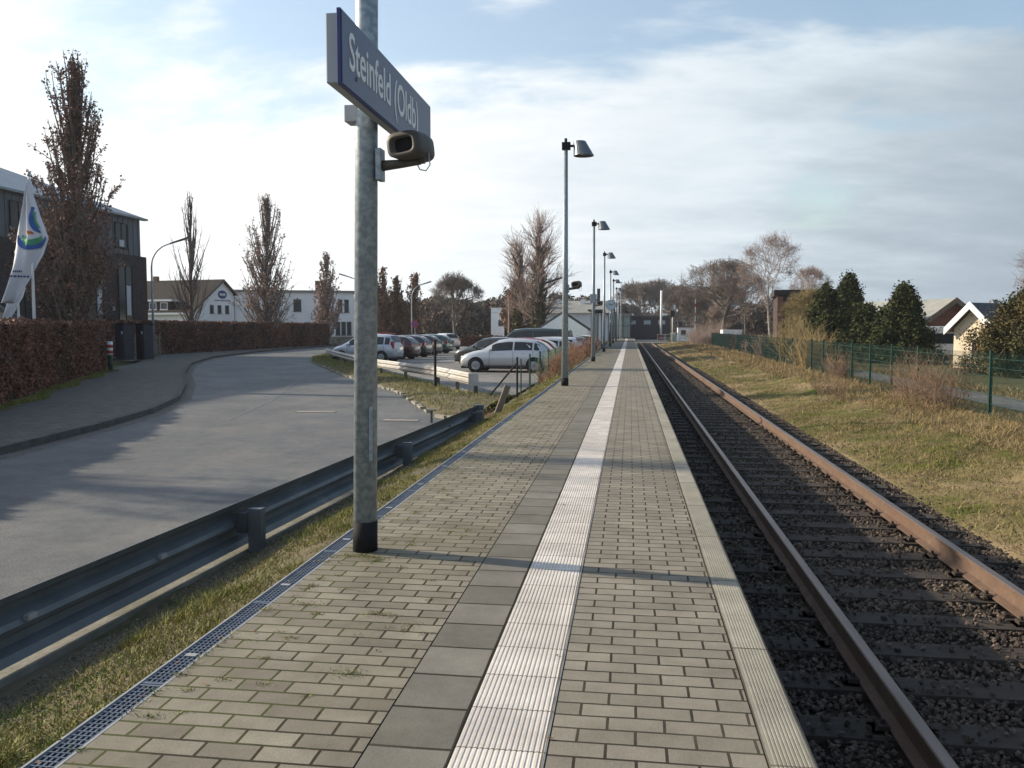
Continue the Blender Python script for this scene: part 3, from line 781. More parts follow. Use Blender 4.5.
# weeds and dry moss crumbs in the paving joints
q = []
for i in range(150):
    cxw = -1.78 + .9 * nr.random() ** 1.7; cyw = 2 + 13 * nr.random() ** 1.3
    cxw = round(cxw / .1) * .1 + nr.normal() * .01
    for j in range(nr.integers(14, 46)): q.append((cxw + nr.normal() * .022, cyw + nr.normal() * .012, .001))
for cxw, cyw in ((-1.6, 4.92), (-1.5, 4.86), (-1.68, 4.9), (-1.12, 3.2), (-1.6, 4.0), (-1.2, 3.9)):
    for j in range(120): q.append((cxw + nr.normal() * .05, cyw + nr.normal() * .025, .001))
blades('joint_weeds', np.array(q), .014, .004, 'blade_green', kind='stuff', label='tiny weeds and moss growing in the paving joints', cat='weeds', lean=2.0)
P = np.stack([-1.795 + nr.normal(size=2600) * .012, 2 + 24 * nr.random(2600), np.zeros(2600)], 1)
P = P[wave(P[:, 0] * 0, P[:, 1], 1, 2.0) > .1]
blades('edge_weeds', P, .022, .005, 'blade_green', kind='stuff', label='sparse grass growing along the joint beside the drainage channel', cat='weeds', lean=1.6)


# ------------------------------------------------------------------ LAMPS, SIGN, LOUDSPEAKER
def lamp_post(r0, r1, label, group):
    t = thing('platform_lamp', label, 'lamp post', group=group)
    MB().tube([(0, 0, 0), (0, 0, 5.75)], [r0, r1], 20).build('pole', 'galv', t, smooth=True)
    MB().tube([(0, 0, 0), (0, 0, .19)], [r0 + .004, r0 + .0035], 20).build('base_band', 'black', t, smooth=True)
    a = MB().cbox((0.01, 0, 5.74), (.2, .14, .17)).tube([(0, 0, 5.8), (0, 0, 5.92)], .035, 8); a.tube([(.1, 0, 5.74), (.2, 0, 5.74)], .03, 8)
    a.build('clamp', 'black', t)
    sh = MB(); nn = 20
    top = [(.33 + .145 * math.cos(2 * math.pi * k / nn), .15 * math.sin(2 * math.pi * k / nn), 5.84) for k in range(nn)]
    bot = [(.43 + .245 * math.cos(2 * math.pi * k / nn), .235 * math.sin(2 * math.pi * k / nn), 5.50 - .03 * math.sin(2 * math.pi * k / nn) * 0) for k in range(nn)]
    bot2 = [(.43 + .225 * math.cos(2 * math.pi * k / nn), .215 * math.sin(2 * math.pi * k / nn), 5.50) for k in range(nn)]
    inn = [(.35 + .12 * math.cos(2 * math.pi * k / nn), .12 * math.sin(2 * math.pi * k / nn), 5.66) for k in range(nn)]
    sh.add(top + bot + bot2 + inn, [tuple(range(nn))] + [(k, (k + 1) % nn, nn + (k + 1) % nn, nn + k) for k in range(nn)]
           + [(nn + k, nn + (k + 1) % nn, 2 * nn + (k + 1) % nn, 2 * nn + k) for k in range(nn)] + [(2 * nn + k, 2 * nn + (k + 1) % nn, 3 * nn + (k + 1) % nn, 3 * nn + k) for k in range(nn)] + [tuple(3 * nn + k for k in range(nn))])
    hd = sh.build('lamp_shade', 'lampgrey', t)
    MB().tube([(.38, 0, 5.66), (.40, 0, 5.54)], [.045, .055], 10).build('bulb', 'headlight', hd)
    return t


L0 = lamp_post(.074, .064, 'thick galvanised post carrying the station name sign in the foreground', 'lamp posts along the platform')
L0.location = (-1.645, 5.05, 0); L0.rotation_euler = (0, R(.85), 0)
L1 = lamp_post(.086, .048, 'tall platform lamp nearest behind the sign post, with a small loudspeaker halfway down', 'lamp posts along the platform')
L1.location = (-1.56, 20.4, 0)
lab = ['second free-standing lamp post down the platform, with a grey box on it', 'third free-standing lamp post down the platform, left of the clock',
       'lamp post standing right behind the station clock', 'fifth free-standing lamp post far down the platform', 'second farthest lamp post of the platform row', 'farthest and smallest lamp post at the platform end']
for i, (y, l) in enumerate(zip((35.6, 50.3, 66, 78, 94, 110), lab)):
    copy_tree(L1, label=l, loc=(-1.53, y, 0))

# white lamp-number plate strip on the foreground post
MB().box(-.012, .012, -.002, .002, 0, .34).build('id_plate', 'galv', L0, loc=(.052, -.058, .58), rz=R(42))

sg = thing('station_sign', 'blue station name board reading Steinfeld (Oldb), mounted on the thick foreground post', 'sign', (-1.435, 5.06, 2.80))
MB().box(-.088, -.022, -.92, .92, -.172, .172).build('casing', 'signgrey', sg, bevel=.006)
MB().box(-.022, 0.0, -.945, .945, -.187, .187).build('rim', 'signedge', sg, bevel=.003)
face = MB().box(0.0005, .004, -.937, .937, -.179, .179).build('face', 'signblue', sg)
tx = text('lettering', 'Steinfeld (Oldb)', .238, 'white', face, (.005, -.84, -.075), (R(90), 0, R(90)), .0015)
tx.scale = (.93, 1.12, 1)
MB().cbox((-.21, 0, -.10), (.17, .12, .10)).build('bracket', 'signgrey', sg, bevel=.005)
MB().cbox((-.10, 0, .0), (.02, .2, .3)).build('back_plate', 'signgrey', sg)
MB().tube([(0.001, -.72, -.10), (.007, -.72, -.10)], .012, 10).build('bolt', 'post', sg)


def loudspeaker(label, loc, s=1.0, rz=0):
    t = thing('loudspeaker', label, 'loudspeaker', loc, rz, 'loudspeakers on the platform posts')
    b = MB(); nn = 24
    # elongated rounded projector body, mouth toward -Y
    st = [(-.235, .118, .058, -.005), (-.225, .138, .072, 0), (-.12, .135, .078, 0), (.05, .125, .082, -.004), (.2, .11, .074, -.01), (.27, .07, .045, -.015), (.29, .02, .012, -.018)]
    def ring(y, a, c, dz, e=3.6):
        out = []
        for k in range(nn):
            th = 2 * math.pi * k / nn; cs, sn = math.cos(th), math.sin(th)
            out.append((a * math.copysign(abs(cs) ** (2 / e), cs), y, dz + c * math.copysign(abs(sn) ** (2 / e), sn)))
        return out
    rings = [ring(-.05, .07, .034, 0), ring(-.235, .10, .045, -.002)] + [ring(y, a, c, dz) for y, a, c, dz in st]
    vs = [p for r in rings for p in r]
    fs = [tuple(range(nn))]
    for i in range(len(rings) - 1):
        fs += [(i * nn + k, i * nn + (k + 1) % nn, (i + 1) * nn + (k + 1) % nn, (i + 1) * nn + k) for k in range(nn)]
    b.add(vs, fs)
    bo = b.build('horn', 'spk', t, smooth=True)
    bo.rotation_euler = (R(4), R(-5), R(-17)); bo.location = (.225, 0.0, .105); bo.scale = (.76, .56, 1.02)
    gq = MB()
    gq.add([(p[0] * .99, -.17, p[2] * .99) for p in ring(0, .088, .042, 0)], [tuple(range(nn))])
    gq.build('mouth', 'dark', bo)
    MB().cbox((.02, 0, 0), (.035, .09, .19)).build('pole_clamp', 'galv', t, bevel=.004)
    MB().tube([(.03, 0, -.005), (.16, 0, .005), (.27, 0, .015), (.29, 0, .035)], [.033, .026, .02, .018], 10).cbox((.28, 0, .04), (.03, .05, .07)).build('arm', 'spk', t, smooth=True)
    MB().tube([(.25, 0, .0), (.27, -.01, -.035), (.31, -.02, -.045), (.335, -.02, -.01), (.325, -.01, .06)], .004, 6).build('cable', 'signgrey', t, smooth=True)
    return t


ls = loudspeaker('brown-grey loudspeaker on an arm below the station name sign', (-1.535, 5.03, 2.39))
def small_speaker(label, loc):
    c = copy_tree(ls, label=label, loc=loc); return c
small_speaker('loudspeaker on a short arm halfway up the nearest lamp post behind the sign', (-1.50, 20.4, 2.35))
small_speaker('loudspeaker beneath the grey box on the second lamp post', (-1.47, 35.6, 2.35))
jb = thing('junction_box', 'small grey box fixed high on the second lamp post above its loudspeaker', 'box', (-1.53, 35.55, 2.6))
MB().box(-.14, .14, -.13, -.09, -.16, .22).build('box_body', 'galv', jb, bevel=.01)
MB().box(.15, .28, -.05, .0, -.1, .45).build('side_board', 'post', jb)
ck = thing('station_clock', 'round station clock with pale face in front of the lamp posts', 'clock', (-1.42, 63.5, 0))
MB().tube([(0, 0, 0), (0, 0, 2.75)], .05, 12).build('pole', 'galv', ck, smooth=True)
MB().tube([(0, -.1, 3.12), (0, .1, 3.12)], .40, 32).build('case', 'galv', ck)
fc_ = MB().tube([(0, -.106, 3.12), (0, -.101, 3.12)], .36, 32).build('dial', 'clockface', ck)
hd_ = MB()
hd_.box(-.015, .015, -.112, -.108, 3.10, 3.40, Matrix.Rotation(R(70), 3, 'Y'), (0, -.11, 3.12)).box(-.02, .02, -.114, -.110, 3.10, 3.33, Matrix.Rotation(R(-60), 3, 'Y'), (0, -.11, 3.12))
hd_.build('hands', 'black', fc_)
tk = MB()
for k in range(12):
    tk.box(-.012, .012, -.1105, -.107, 3.40, 3.46, Matrix.Rotation(R(30 * k), 3, 'Y'), (0, -.11, 3.12))
tk.build('hour_marks', 'black', fc_)


# ------------------------------------------------------------------ GUARD RAILS
def w_beam(mb, P, zt, H, side=1, depth=.08):
    """W-profile swept along polyline P (x, y); side = direction the waves bulge"""
    prof = [(0, 0), (.25, .12), (.9, .2), (1, .32), (.25, .42), (.1, .5), (.25, .58), (1, .68), (.9, .8), (.25, .88), (0, 1)]
    prof = [(a * depth, -b * H) for a, b in prof]
    n_ = len(prof); base = len(mb.v)
    pts = [Vector((p[0], p[1])) for p in P]
    zts = zt if isinstance(zt, list) else [zt] * len(pts)
    for i, p in enumerate(pts):
        d = (pts[min(i + 1, len(pts) - 1)] - pts[max(0, i - 1)]).normalized(); w = Vector((d.y, -d.x)) * side
        for off in (0, .006):
            for a, b in prof:
                q = p + w * (a - off); mb.v.append((q.x, q.y, zts[i] + b))
    for i in range(len(pts) - 1):
        o = base + i * 2 * n_
        for k in range(n_ - 1):
            mb.f.append((o + k, o + k + 1, o + 2 * n_ + k + 1, o + 2 * n_ + k))
            mb.f.append((o + n_ + k, o + 2 * n_ + n_ + k, o + 2 * n_ + n_ + k + 1, o + n_ + k + 1))
        for k in (0, n_ - 1):
            mb.f.append((o + k, o + n_ + k, o + 3 * n_ + k, o + 2 * n_ + k))
    return mb


gr = thing('guard_rail', 'dark weathered steel guard rail between the road and the platform verge', 'guard rail', (0, 0, 0), group='crash barriers beside the road')
LP = [(-3.30, -2.0), (-3.17, 3.8), (-3.06, 6.5), (-2.97, 8.6), (-2.87, 10.55), (-2.78, 12.7), (-2.70, 14.85)]
# the steel beam bulges to the road on its traffic face; the platform sees its ribbed back
bmk = MB(); w_beam(bmk, LP, .02, .365, -1, .085)
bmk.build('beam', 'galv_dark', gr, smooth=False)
for (x, y) in ((-3.17, 2.3), (-3.07, 6.27), (-2.89, 10.2), (-2.71, 14.3)):
    pz = MB(); c = x + .135
    pz.box(c - .055, c + .055, y - .045, y - .038, -.8, -.03).box(c - .055, c - .048, y - .038, y + .038, -.8, -.03).box(c + .048, c + .055, y - .038, y + .038, -.8, -.03).box(c - .05, c + .05, y - .04, y + .04, -.8, -.035)
    p_ = pz.build('post', 'galv_dark', gr)
    MB().cbox((x + .04, y, -.14), (.08, .16, .16)).build('spacer', 'post', p_)
for y in (3.3, 4.0, 5.2, 9.0, 12.9):
    x = np.interp(y, [q_[1] for q_ in LP], [q_[0] for q_ in LP])
    MB().cbox((x + .0, y, -.135), (.03, .07, .03)).build('bolt_plate', 'chan', gr)
MB().box(-2.78, -2.60, 14.83, 14.92, -.33, .02).build('end_cap', 'galv_dark', gr)
kv = MB()
for a, b in zip(LP[:-1], LP[1:]): kv.add([(a[0] - .03, a[1], -.8), (a[0] + .07, a[1], -.8), (b[0] + .07, b[1], -.8), (b[0] - .03, b[1], -.8), (a[0] - .03, a[1], -.365), (a[0] + .07, a[1], -.365), (b[0] + .07, b[1], -.365), (b[0] - .03, b[1], -.365)], [(4, 5, 6, 7), (0, 1, 5, 4), (2, 3, 7, 6), (1, 2, 6, 5), (3, 0, 4, 7)])
kv.build('verge_kerb', 'concrete', kind='structure')

g2 = thing('guard_rail', 'pale sunlit steel guard rail curving along the grass island', 'guard rail', (0, 0, 0), group='crash barriers beside the road')
LQ = [(-4.47, 23.7), (-5.4, 25.6), (-6.55, 27.9), (-8.5, 30.9), (-10.3, 33.7), (-12.6, 38.0), (-15.0, 42.8), (-17.6, 48.2), (-19.6, 52.6)]
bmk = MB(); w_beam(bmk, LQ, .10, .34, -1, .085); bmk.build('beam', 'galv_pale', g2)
for i in range(len(LQ) - 1):
    x, y = LQ[i]
    for t in ([0] if i not in (5, 6, 7) else [0, .5]):
        x2 = x + (LQ[i + 1][0] - x) * t + .09; y2 = y + (LQ[i + 1][1] - y) * t + .05
        MB().box(x2 - .05, x2 + .05, y2 - .05, y2 + .05, -.7, .04).build('post', 'timber' if i % 2 else 'post', g2)
ec = MB().box(-4.56, -4.28, 23.55, 23.62, -.25, .11); ec.build('end_cap', 'galv_pale', g2)
# loose things by the rail ends
pk = MB().box(-.06, .06, -.02, .02, 0, 1.0).build('leaning_plank', 'timber', bevel=.004, label='weathered plank leaning against the end of the dark guard rail', cat='plank')
pk.location = (-2.62, 15.6, -.62); pk.rotation_euler = (0, R(22), R(30))
dp = thing('marker_post', 'thin dark post standing behind the pale guard rail', 'post', (-6.15, 26.2, -.62))
MB().tube([(0, 0, 0), (0, 0, 1.62)], .045, 8).build('post', 'black', dp); MB().tube([(0, 0, 1.6), (0, 0, 1.66)], .055, 8).build('cap', 'black', dp)
sp_ = thing('road_stub', 'short pale post stub at the road edge near the end of the dark guard rail', 'post', (-4.15, 17.3, -.62))
MB().tube([(0, 0, 0), (0, 0, .28)], .03, 8).build('post', 'post', sp_); MB().cbox((0, 0, .29), (.2, .1, .04)).build('plate', 'kerb_pale', sp_)


# ------------------------------------------------------------------ TREES
def branch(mb, p, d, length, r, segs, wander, rng, upw=0.0, sides=5, rend=.25):
    pts = [p]; q = p; dd = d.normalized()
    for i in range(segs):
        dd = (dd + Vector((rng.gauss(0, wander), rng.gauss(0, wander), rng.gauss(0, wander) + upw))).normalized()
        q = q + dd * (length / segs); pts.append(q)
    rad = [r * (1 - (1 - rend) * i / segs) for i in range(segs + 1)]
    mb.tube(pts, rad, sides, cap=False)
    return pts, rad, dd


def perp(d, rng):
    a = Vector((rng.gauss(0, 1), rng.gauss(0, 1), rng.gauss(0, 1)))
    a = a - d * a.dot(d)
    return a.normalized()


def bare_tree(name, label, loc, H, spread=.75, trunk_h=.28, seed=1, bark='bark_grey', twig='twig', tw=.012, levels=4, kids=(13, 7, 7, 6), r0=None, group=None, cat='tree', droop=0.0, depth=3):
    """leafless tree: limbs reach from the trunk for points of a rounded crown, each splits again towards points near its tip"""
    rng = random.Random(seed)
    t = thing(name, label, cat, loc, rng.uniform(0, 6), group)
    tm, cm = MB(), MB(); r0 = r0 or H * .022
    Wr = spread * H * .42; zb = trunk_h * H * .8; cz = (H + zb) / 2; hz = (H - zb) / 2
    lean = Vector((rng.gauss(0, .03), rng.gauss(0, .03), 1))
    tp, tr_, _ = branch(tm, Vector((0, 0, 0)), lean, H * (.62 if spread > .7 else .9), r0, 8, .035, rng, .05, 8, .28)
    def inside(p, slack=1.0):
        q = Vector((p.x / Wr, p.y / Wr, (p.z - cz) / hz))
        lim = slack * (rng.uniform(.74, 1.06) + .07 * math.sin(5 * math.atan2(q.y, q.x) + seed) + .06 * math.sin(7 * q.z + seed))
        if q.length > lim: q *= (lim + (q.length - lim) * .12) / q.length
        return Vector((q.x * Wr, q.y * Wr, cz + q.z * hz))
    def curve(mb, a, b, r_a, r_b, n, sides, bow):
        mid = a.lerp(b, .5) + Vector((0, 0, bow * (b - a).length)); pts = []
        wob = (b - a).length * .045
        for k in range(n + 1):
            u = k / n; p = a.lerp(mid, u).lerp(mid.lerp(b, u), u)
            if 0 < k < n: p = p + Vector((rng.gauss(0, wob), rng.gauss(0, wob), rng.gauss(0, wob)))
            pts.append(p)
        mb.tube(pts, [r_a + (r_b - r_a) * k / n for k in range(n + 1)], sides, cap=False)
        return pts
    def rec(pts, ra, rb, lvl, rad):
        if lvl > depth: return
        tip = pts[-1]; n = len(pts) - 1
        for i in range(kids[min(lvl, len(kids) - 1)]):
            f = rng.uniform(.35, 1.0); k = min(n - 1, int(f * n)); a = pts[k].lerp(pts[k + 1], f * n - k)
            o = Vector((rng.gauss(0, 1), rng.gauss(0, 1), rng.gauss(.15 - droop * 6, 1))); o = o.normalized() * rad * rng.uniform(.5, 1.1)
            out = (a - Vector((0, 0, zb + .2 * H))); out = out.normalized() if out.length > .01 else Vector((0, 0, 1))
            b = inside(a.lerp(tip, .45) + o * .95 + out * rad * .5, 1.0)
            r1 = max(tw * .5, (ra + (rb - ra) * f) * .55); r2 = max(tw * .4, r1 * .4)
            last = lvl >= depth
            rec(curve(tm if lvl < 2 else cm, a, b, r1, r2, 2 if last else 4, 3 if lvl > 1 else 5, .06 - droop), r1, r2, lvl + 1, rad * .52)
    for i in range(kids[0]):
        f = .30 + .70 * (i + rng.random()) / kids[0]; k = min(7, int(f * 8)); a = tp[k].lerp(tp[k + 1], f * 8 - k)
        if a.z < zb * .8: a = tp[4].lerp(tp[5], rng.random())
        th = i * 2.4 + rng.gauss(0, .3); el = rng.uniform(-.15, 1.35)
        q = Vector((math.cos(th) * math.cos(el), math.sin(th) * math.cos(el), math.sin(el))) * rng.uniform(.6, .92)
        b = Vector((q.x * Wr, q.y * Wr, max(a.z + .05 * H, cz + q.z * hz)))
        ra = r0 * rng.uniform(.32, .48) * (1.1 - .5 * f); rb = ra * .35
        rec(curve(tm, a, b, ra, rb, 6, 6, .10), ra, rb, 1, Wr * .62)
    rec(tp, tr_[-1] * 1.6, tr_[-1], 1, Wr * .6)
    tm.build('trunk', bark, t); cm.build('crown', twig, t)
    return t


def fastigiate(name, label, loc, H, width, seed, leaf='leaf_brown', nb=60, dens=1.0, lsize=.1, bark='bark', low=.10, group=None, leafn=40, fullness=1.0, taper=.62):
    """narrow upright tree that keeps dry leaves: steep branches lined with leaves"""
    rng = random.Random(seed); ar = np.random.default_rng(seed)
    t = thing(name, label, 'tree', loc, rng.uniform(0, 6), group)
    tm, cm = MB(), MB(); Ls = []
    pts, rad, _ = branch(tm, Vector((0, 0, 0)), Vector((0, 0, 1)), H * .93, H * .016, 12, .02, rng, .04, 8, .12)
    for i in range(nb):
        f = low + (.92 - low) * ((i + rng.random()) / nb) ** 1.35
        k = min(11, int(f * 12)); q = pts[k].lerp(pts[k + 1], f * 12 - k)
        th = rng.uniform(0, 2 * math.pi)
        # envelope: widest at about a third of the height
        env = width / 2 * max(.06, (1 - ((f + .15) ** 1.6))) * rng.uniform(.6, 1.25)
        ln = min(H * .36, H * (1.03 - f)) * rng.uniform(.6, 1.0)
        a0 = math.atan2(env, ln * .75) * .72
        d0 = Vector((math.cos(th) * math.sin(min(1.1, a0 * 2.1)), math.sin(th) * math.sin(min(1.1, a0 * 2.1)), math.cos(min(1.1, a0 * 2.1))))
        bp, br_, dd = branch(tm if i % 3 == 0 else cm, q, d0, ln, H * .0042, 6, .05, rng, .20, 4, .2)
        for j in range(5):
            u = rng.uniform(.1, .95) * 6; kk = min(5, int(u)); qq = bp[kk].lerp(bp[kk + 1], u - kk)
            base = (bp[kk + 1] - bp[kk]).normalized(); a = R(rng.uniform(18, 50))
            nd = base * math.cos(a) + perp(base, rng) * math.sin(a)
            sp, _, _ = branch(cm, qq, nd, rng.uniform(.05, .12) * H * (1.12 - f * 1.0), H * .0016, 3, .1, rng, .15, 3, .4)
            m_ = int(leafn * dens * rng.uniform(.3, 1.4) * (1.28 - 1.1 * f))
            for _ in range(m_):
                w = rng.random() * 3; k3 = min(2, int(w)); p = sp[k3].lerp(sp[k3 + 1], w - k3)
                Ls.append((p.x + rng.gauss(0, .07), p.y + rng.gauss(0, .07), p.z + rng.gauss(0, .08)))
        for _ in range(int(leafn * dens * (1.1 - .8 * f))):
            w = (rng.random() ** .8) * 6; k3 = min(5, int(w)); p = bp[k3].lerp(bp[k3 + 1], w - k3)
            Ls.append((p.x + rng.gauss(0, .06), p.y + rng.gauss(0, .06), p.z + rng.gauss(0, .08)))
    tm.build('trunk', bark, t); cr_ = cm.build('crown', 'twig', t)
    if Ls: quads('leaves', np.array(Ls), lsize, leaf, t, rng=ar)
    return t


def conifer(name, label, loc, H, width, seed, leaf='conifer', nclump=150, group=None, blunt=.6, per=210, size=.085):
    rng = random.Random(seed); ar = np.random.default_rng(seed)
    t = thing(name, label, 'conifer', loc, rng.uniform(0, 6), group)
    tm = MB(); pts, rad, _ = branch(tm, Vector((0, 0, 0)), Vector((0, 0, 1)), H * .92, H * .02, 8, .015, rng, .05, 6, .15)
    P = []
    for i in range(nclump):
        f = rng.random() ** .9; z = H * (.04 + .9 * f); th = rng.uniform(0, 2 * math.pi)
        env = width / 2 * (1 - f ** (1 / blunt * 0.85)) ** .85 + .08
        env *= 1 + .26 * math.sin(3 * th + z * 2.3 + seed) + .20 * math.sin(5 * th - z * 4.1 + seed) + .12 * math.sin(z * 9 + th)
        r_ = env * rng.uniform(.5, 1.2)
        c = np.array([r_ * math.cos(th), r_ * math.sin(th), z * .97])
        L_ = min(.34, width * .10 * rng.uniform(.6, 1.4) + .08)
        if i % 2 == 0: tm.tube([(0, 0, max(0.05, z - .25 * r_)), tuple(c)], [.02, .008], 3, cap=False)
        q = ar.normal(size=(per, 3)) * (L_ * .55, L_ * .55, L_ * .75) + c
        P.append(q)
    for k in range(3):   # ragged leaders
        a = ar.random() * 6.28; zz = H * (.84 + .15 * ar.random(260)) if k else H * (.86 + .14 * ar.random(300))
        P.append(np.stack([.22 * k * math.cos(a) * width * .4 + ar.normal(size=len(zz)) * .06, .22 * k * math.sin(a) * width * .4 + ar.normal(size=len(zz)) * .06, zz - .05 * H * k], 1))
    tm.build('trunk', 'bark', t)
    quads('foliage', np.concatenate(P), size, leaf, t, rng=ar, aspect=2.0)
    return t


# left side: row of narrow trees behind the beech hedge
fastigiate('columnar_tree', 'tallest narrow tree with dark dry leaves in front of the dark building', (-23.1, 32.2, -.6), 13.6, 3.7, 11, 'leaf_purple', nb=150, dens=1.0, lsize=.07, low=.04, leafn=36, group='narrow trees along the hedge')
fastigiate('columnar_tree', 'almost leafless narrow tree in front of the brown roofed white house', (-36.5, 66.4, -.6), 13.6, 4.0, 23, 'leaf_purple', nb=58, dens=.10, lsize=.09, low=.14, leafn=8, group='narrow trees along the hedge')
fastigiate('columnar_tree', 'narrow tree full of pale brown leaves, in front of the blank white wall', (-34.9, 77.6, -.6), 15.4, 5.6, 37, 'leaf_pale', nb=150, dens=.75, lsize=.11, low=.06, leafn=16, group='narrow trees along the hedge')
fastigiate('columnar_tree', 'smaller narrow brown-leaved tree at the right end of the reddish hedge', (-34.9, 94.2, -.6), 11.2, 3.5, 41, 'leaf_pale', nb=110, dens=.8, lsize=.14, low=.05, leafn=16, group='narrow trees along the hedge')
for i, (x, y, h, w, l) in enumerate([(-27.6, 92.5, 9.3, 2.8, 'leftmost of the brown-leaved narrow trees behind the dark parked cars'), (-26.2, 93.5, 8.3, 2.8, 'middle one of the three brown-leaved narrow trees behind the parked cars'),
                                     (-24.4, 92.5, 8.6, 2.8, 'rightmost of the brown-leaved narrow trees behind the dark parked cars')]):
    fastigiate('columnar_tree', l, (x, y, -.6), h, w, 50 + i, 'leaf_brown', nb=90, dens=.9, lsize=.14, low=.04, leafn=16, group='narrow trees behind the car park')
# tall trees on the near left, outside the picture, that throw the shadow bands over road and platform
fastigiate('columnar_tree', 'narrow leafy tree outside the left edge', (-20.5, 12.0, -.6), 13, 3.0, 61, 'leaf_brown', nb=40, dens=.5, lsize=.10, low=.05, leafn=14, group='narrow trees along the hedge')


def hedge(label, line, h, w, leaf, nleaf, lsize, seed, group, zb=-.55):
    ar = np.random.default_rng(seed)
    t = thing('hedge', label, 'hedge', (0, 0, 0), group=group)
    P = []; inner = MB(); tot = sum(math.dist(a, b) for a, b in zip(line[:-1], line[1:]))
    for a, b in zip(line[:-1], line[1:]):
        a, b = Vector(a), Vector(b); d = b - a; ln = d.length; u = d.normalized(); nrm = Vector((-u.y, u.x))
        if nrm.x > 0: nrm = -nrm       # hedge body lies to the left of the line
        k = max(2, int(ln / .5))
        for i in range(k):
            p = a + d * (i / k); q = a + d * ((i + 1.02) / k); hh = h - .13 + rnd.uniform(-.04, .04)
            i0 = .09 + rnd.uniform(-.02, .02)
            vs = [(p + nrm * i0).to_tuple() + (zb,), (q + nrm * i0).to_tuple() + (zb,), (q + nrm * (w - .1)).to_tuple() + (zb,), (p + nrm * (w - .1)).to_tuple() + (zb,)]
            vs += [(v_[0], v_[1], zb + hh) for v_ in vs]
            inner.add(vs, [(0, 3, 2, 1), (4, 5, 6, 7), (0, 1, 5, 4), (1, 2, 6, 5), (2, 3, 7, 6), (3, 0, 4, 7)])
        m_ = int(nleaf * ln / tot)
        s = ar.random(m_) * ln; kind = ar.random(m_)
        z = ar.random(m_) ** .9 * h; off = np.abs(ar.normal(size=m_)) * .07
        off = np.where(kind < .6, off, np.where(kind < .72, w - off, ar.random(m_) * w)); z = np.where(kind >= .72, h - .02 + ar.normal(size=m_) * .055, z)
        x = a.x + u.x * s + nrm.x * off; y = a.y + u.y * s + nrm.y * off
        wob = .06 * np.sin(s * 1.9) + .05 * np.sin(s * 4.7 + 1) + .04 * np.sin(z * 5 + s * 2.3)
        x = x + wob * 1; z = z + np.where(kind >= .72, .05 * np.sin(s * 2.7) + .035 * np.sin(s * 6.3), 0)
        P.append(np.stack([x, y, zb + z], 1))
    # end caps
    for a, b in ((line[-1], line[-2]),):
        a, b = Vector(a), Vector(b); u = (a - b).normalized(); nrm = Vector((-u.y, u.x)); nrm = -nrm if nrm.x > 0 else nrm
        m_ = int(nleaf * w * 1.2 / tot); o = ar.random(m_) * w
        P.append(np.stack([a.x + nrm.x * o + u.x * ar.normal(size=m_) * .05, a.y + nrm.y * o + u.y * ar.normal(size=m_) * .05, zb + ar.random(m_) * h], 1))
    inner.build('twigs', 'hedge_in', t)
    quads('leaves', np.concatenate(P), lsize, leaf, t, rng=ar, aspect=1.5)
    return t


hedge('clipped reddish brown beech hedge beside the near pavement, at the left edge', [(-10.6, 6.0), (-14.95, 18.0), (-18.95, 25.7), (-23.4, 35.0)], 2.05, 1.3, 'hedge', 130000, .075, 5, 'clipped beech hedges')
hedge('long clipped copper beech hedge below the white buildings along the far bend', [(-33.0, 47.5), (-33.9, 52.0), (-34.0, 62.6), (-33.9, 75), (-33.6, 91)], 2.35, 1.2, 'hedge', 95000, .12, 6, 'clipped beech hedges')
hedge('low brown hedge at the back of the car park', [(-20.2, 90), (-12.4, 91.2), (-5.0, 91.6)], 1.0, .8, 'hedge', 16000, .14, 8, 'clipped beech hedges')

# red and white banded marker at the hedge end, cabinets, small post
bp = thing('marker_bollard', 'green marker bollard with red and white bands at the end of the near hedge', 'bollard', (-22.55, 34.0, -.5))
MB().tube([(0, 0, 0), (0, 0, .72)], .10, 12).build('lower_post', 'green', bp, smooth=True)
bands = MB().tube([(0, 0, .72), (0, 0, 1.32)], .125, 14).build('white_top', 'white', bp, smooth=True)
MB().tube([(0, 0, .80), (0, 0, .92)], .128, 14).tube([(0, 0, 1.04), (0, 0, 1.18)], .128, 14).build('red_band', 'red', bands, smooth=True)
for i, (x, y, w, l) in enumerate([(-29.1, 45.3, 1.0, 'left one of two dark navy cabinets by the pavement, nearer the banded bollard'), (-28.45, 46.3, .9, 'right one of two dark navy cabinets by the pavement, nearer the lamp')]):
    c = thing('utility_cabinet', l, 'cabinet', (x, y, -.5), R(-30), 'dark cabinets')
    MB().box(-w / 2, w / 2, -.3, .3, .06, 2.1).build('body', 'ral', c, bevel=.02)
    MB().box(-w / 2 - .03, w / 2 + .03, -.34, .34, 2.1, 2.17).build('roof', 'black', c)
    MB().box(-w / 2 + .05, w / 2 - .05, -.318, -.302, .15, 2.0).build('door', 'ral', c, bevel=.01)
    MB().box(w / 2 - .22, w / 2 - .1, -.33, -.32, 1.55, 1.72).build('notice', 'white', c)
    MB().box(-w / 2, w / 2, -.3, .3, 0, .06).build('plinth', 'concrete', c)
c = thing('garden_gate', 'low dark wooden gate between the cabinets and the long hedge', 'gate', (-31.0, 50.6, -.5), R(60))
for i in range(9): MB().box(-1 + i * .23, -.85 + i * .23, -.02, .02, .05, 1.5).build('board', 'timber', c)
MB().box(-1.05, 1.05, -.05, -.022, .3, .4).box(-1.05, 1.05, -.05, -.022, 1.2, 1.3).build('rails', 'timber', c)


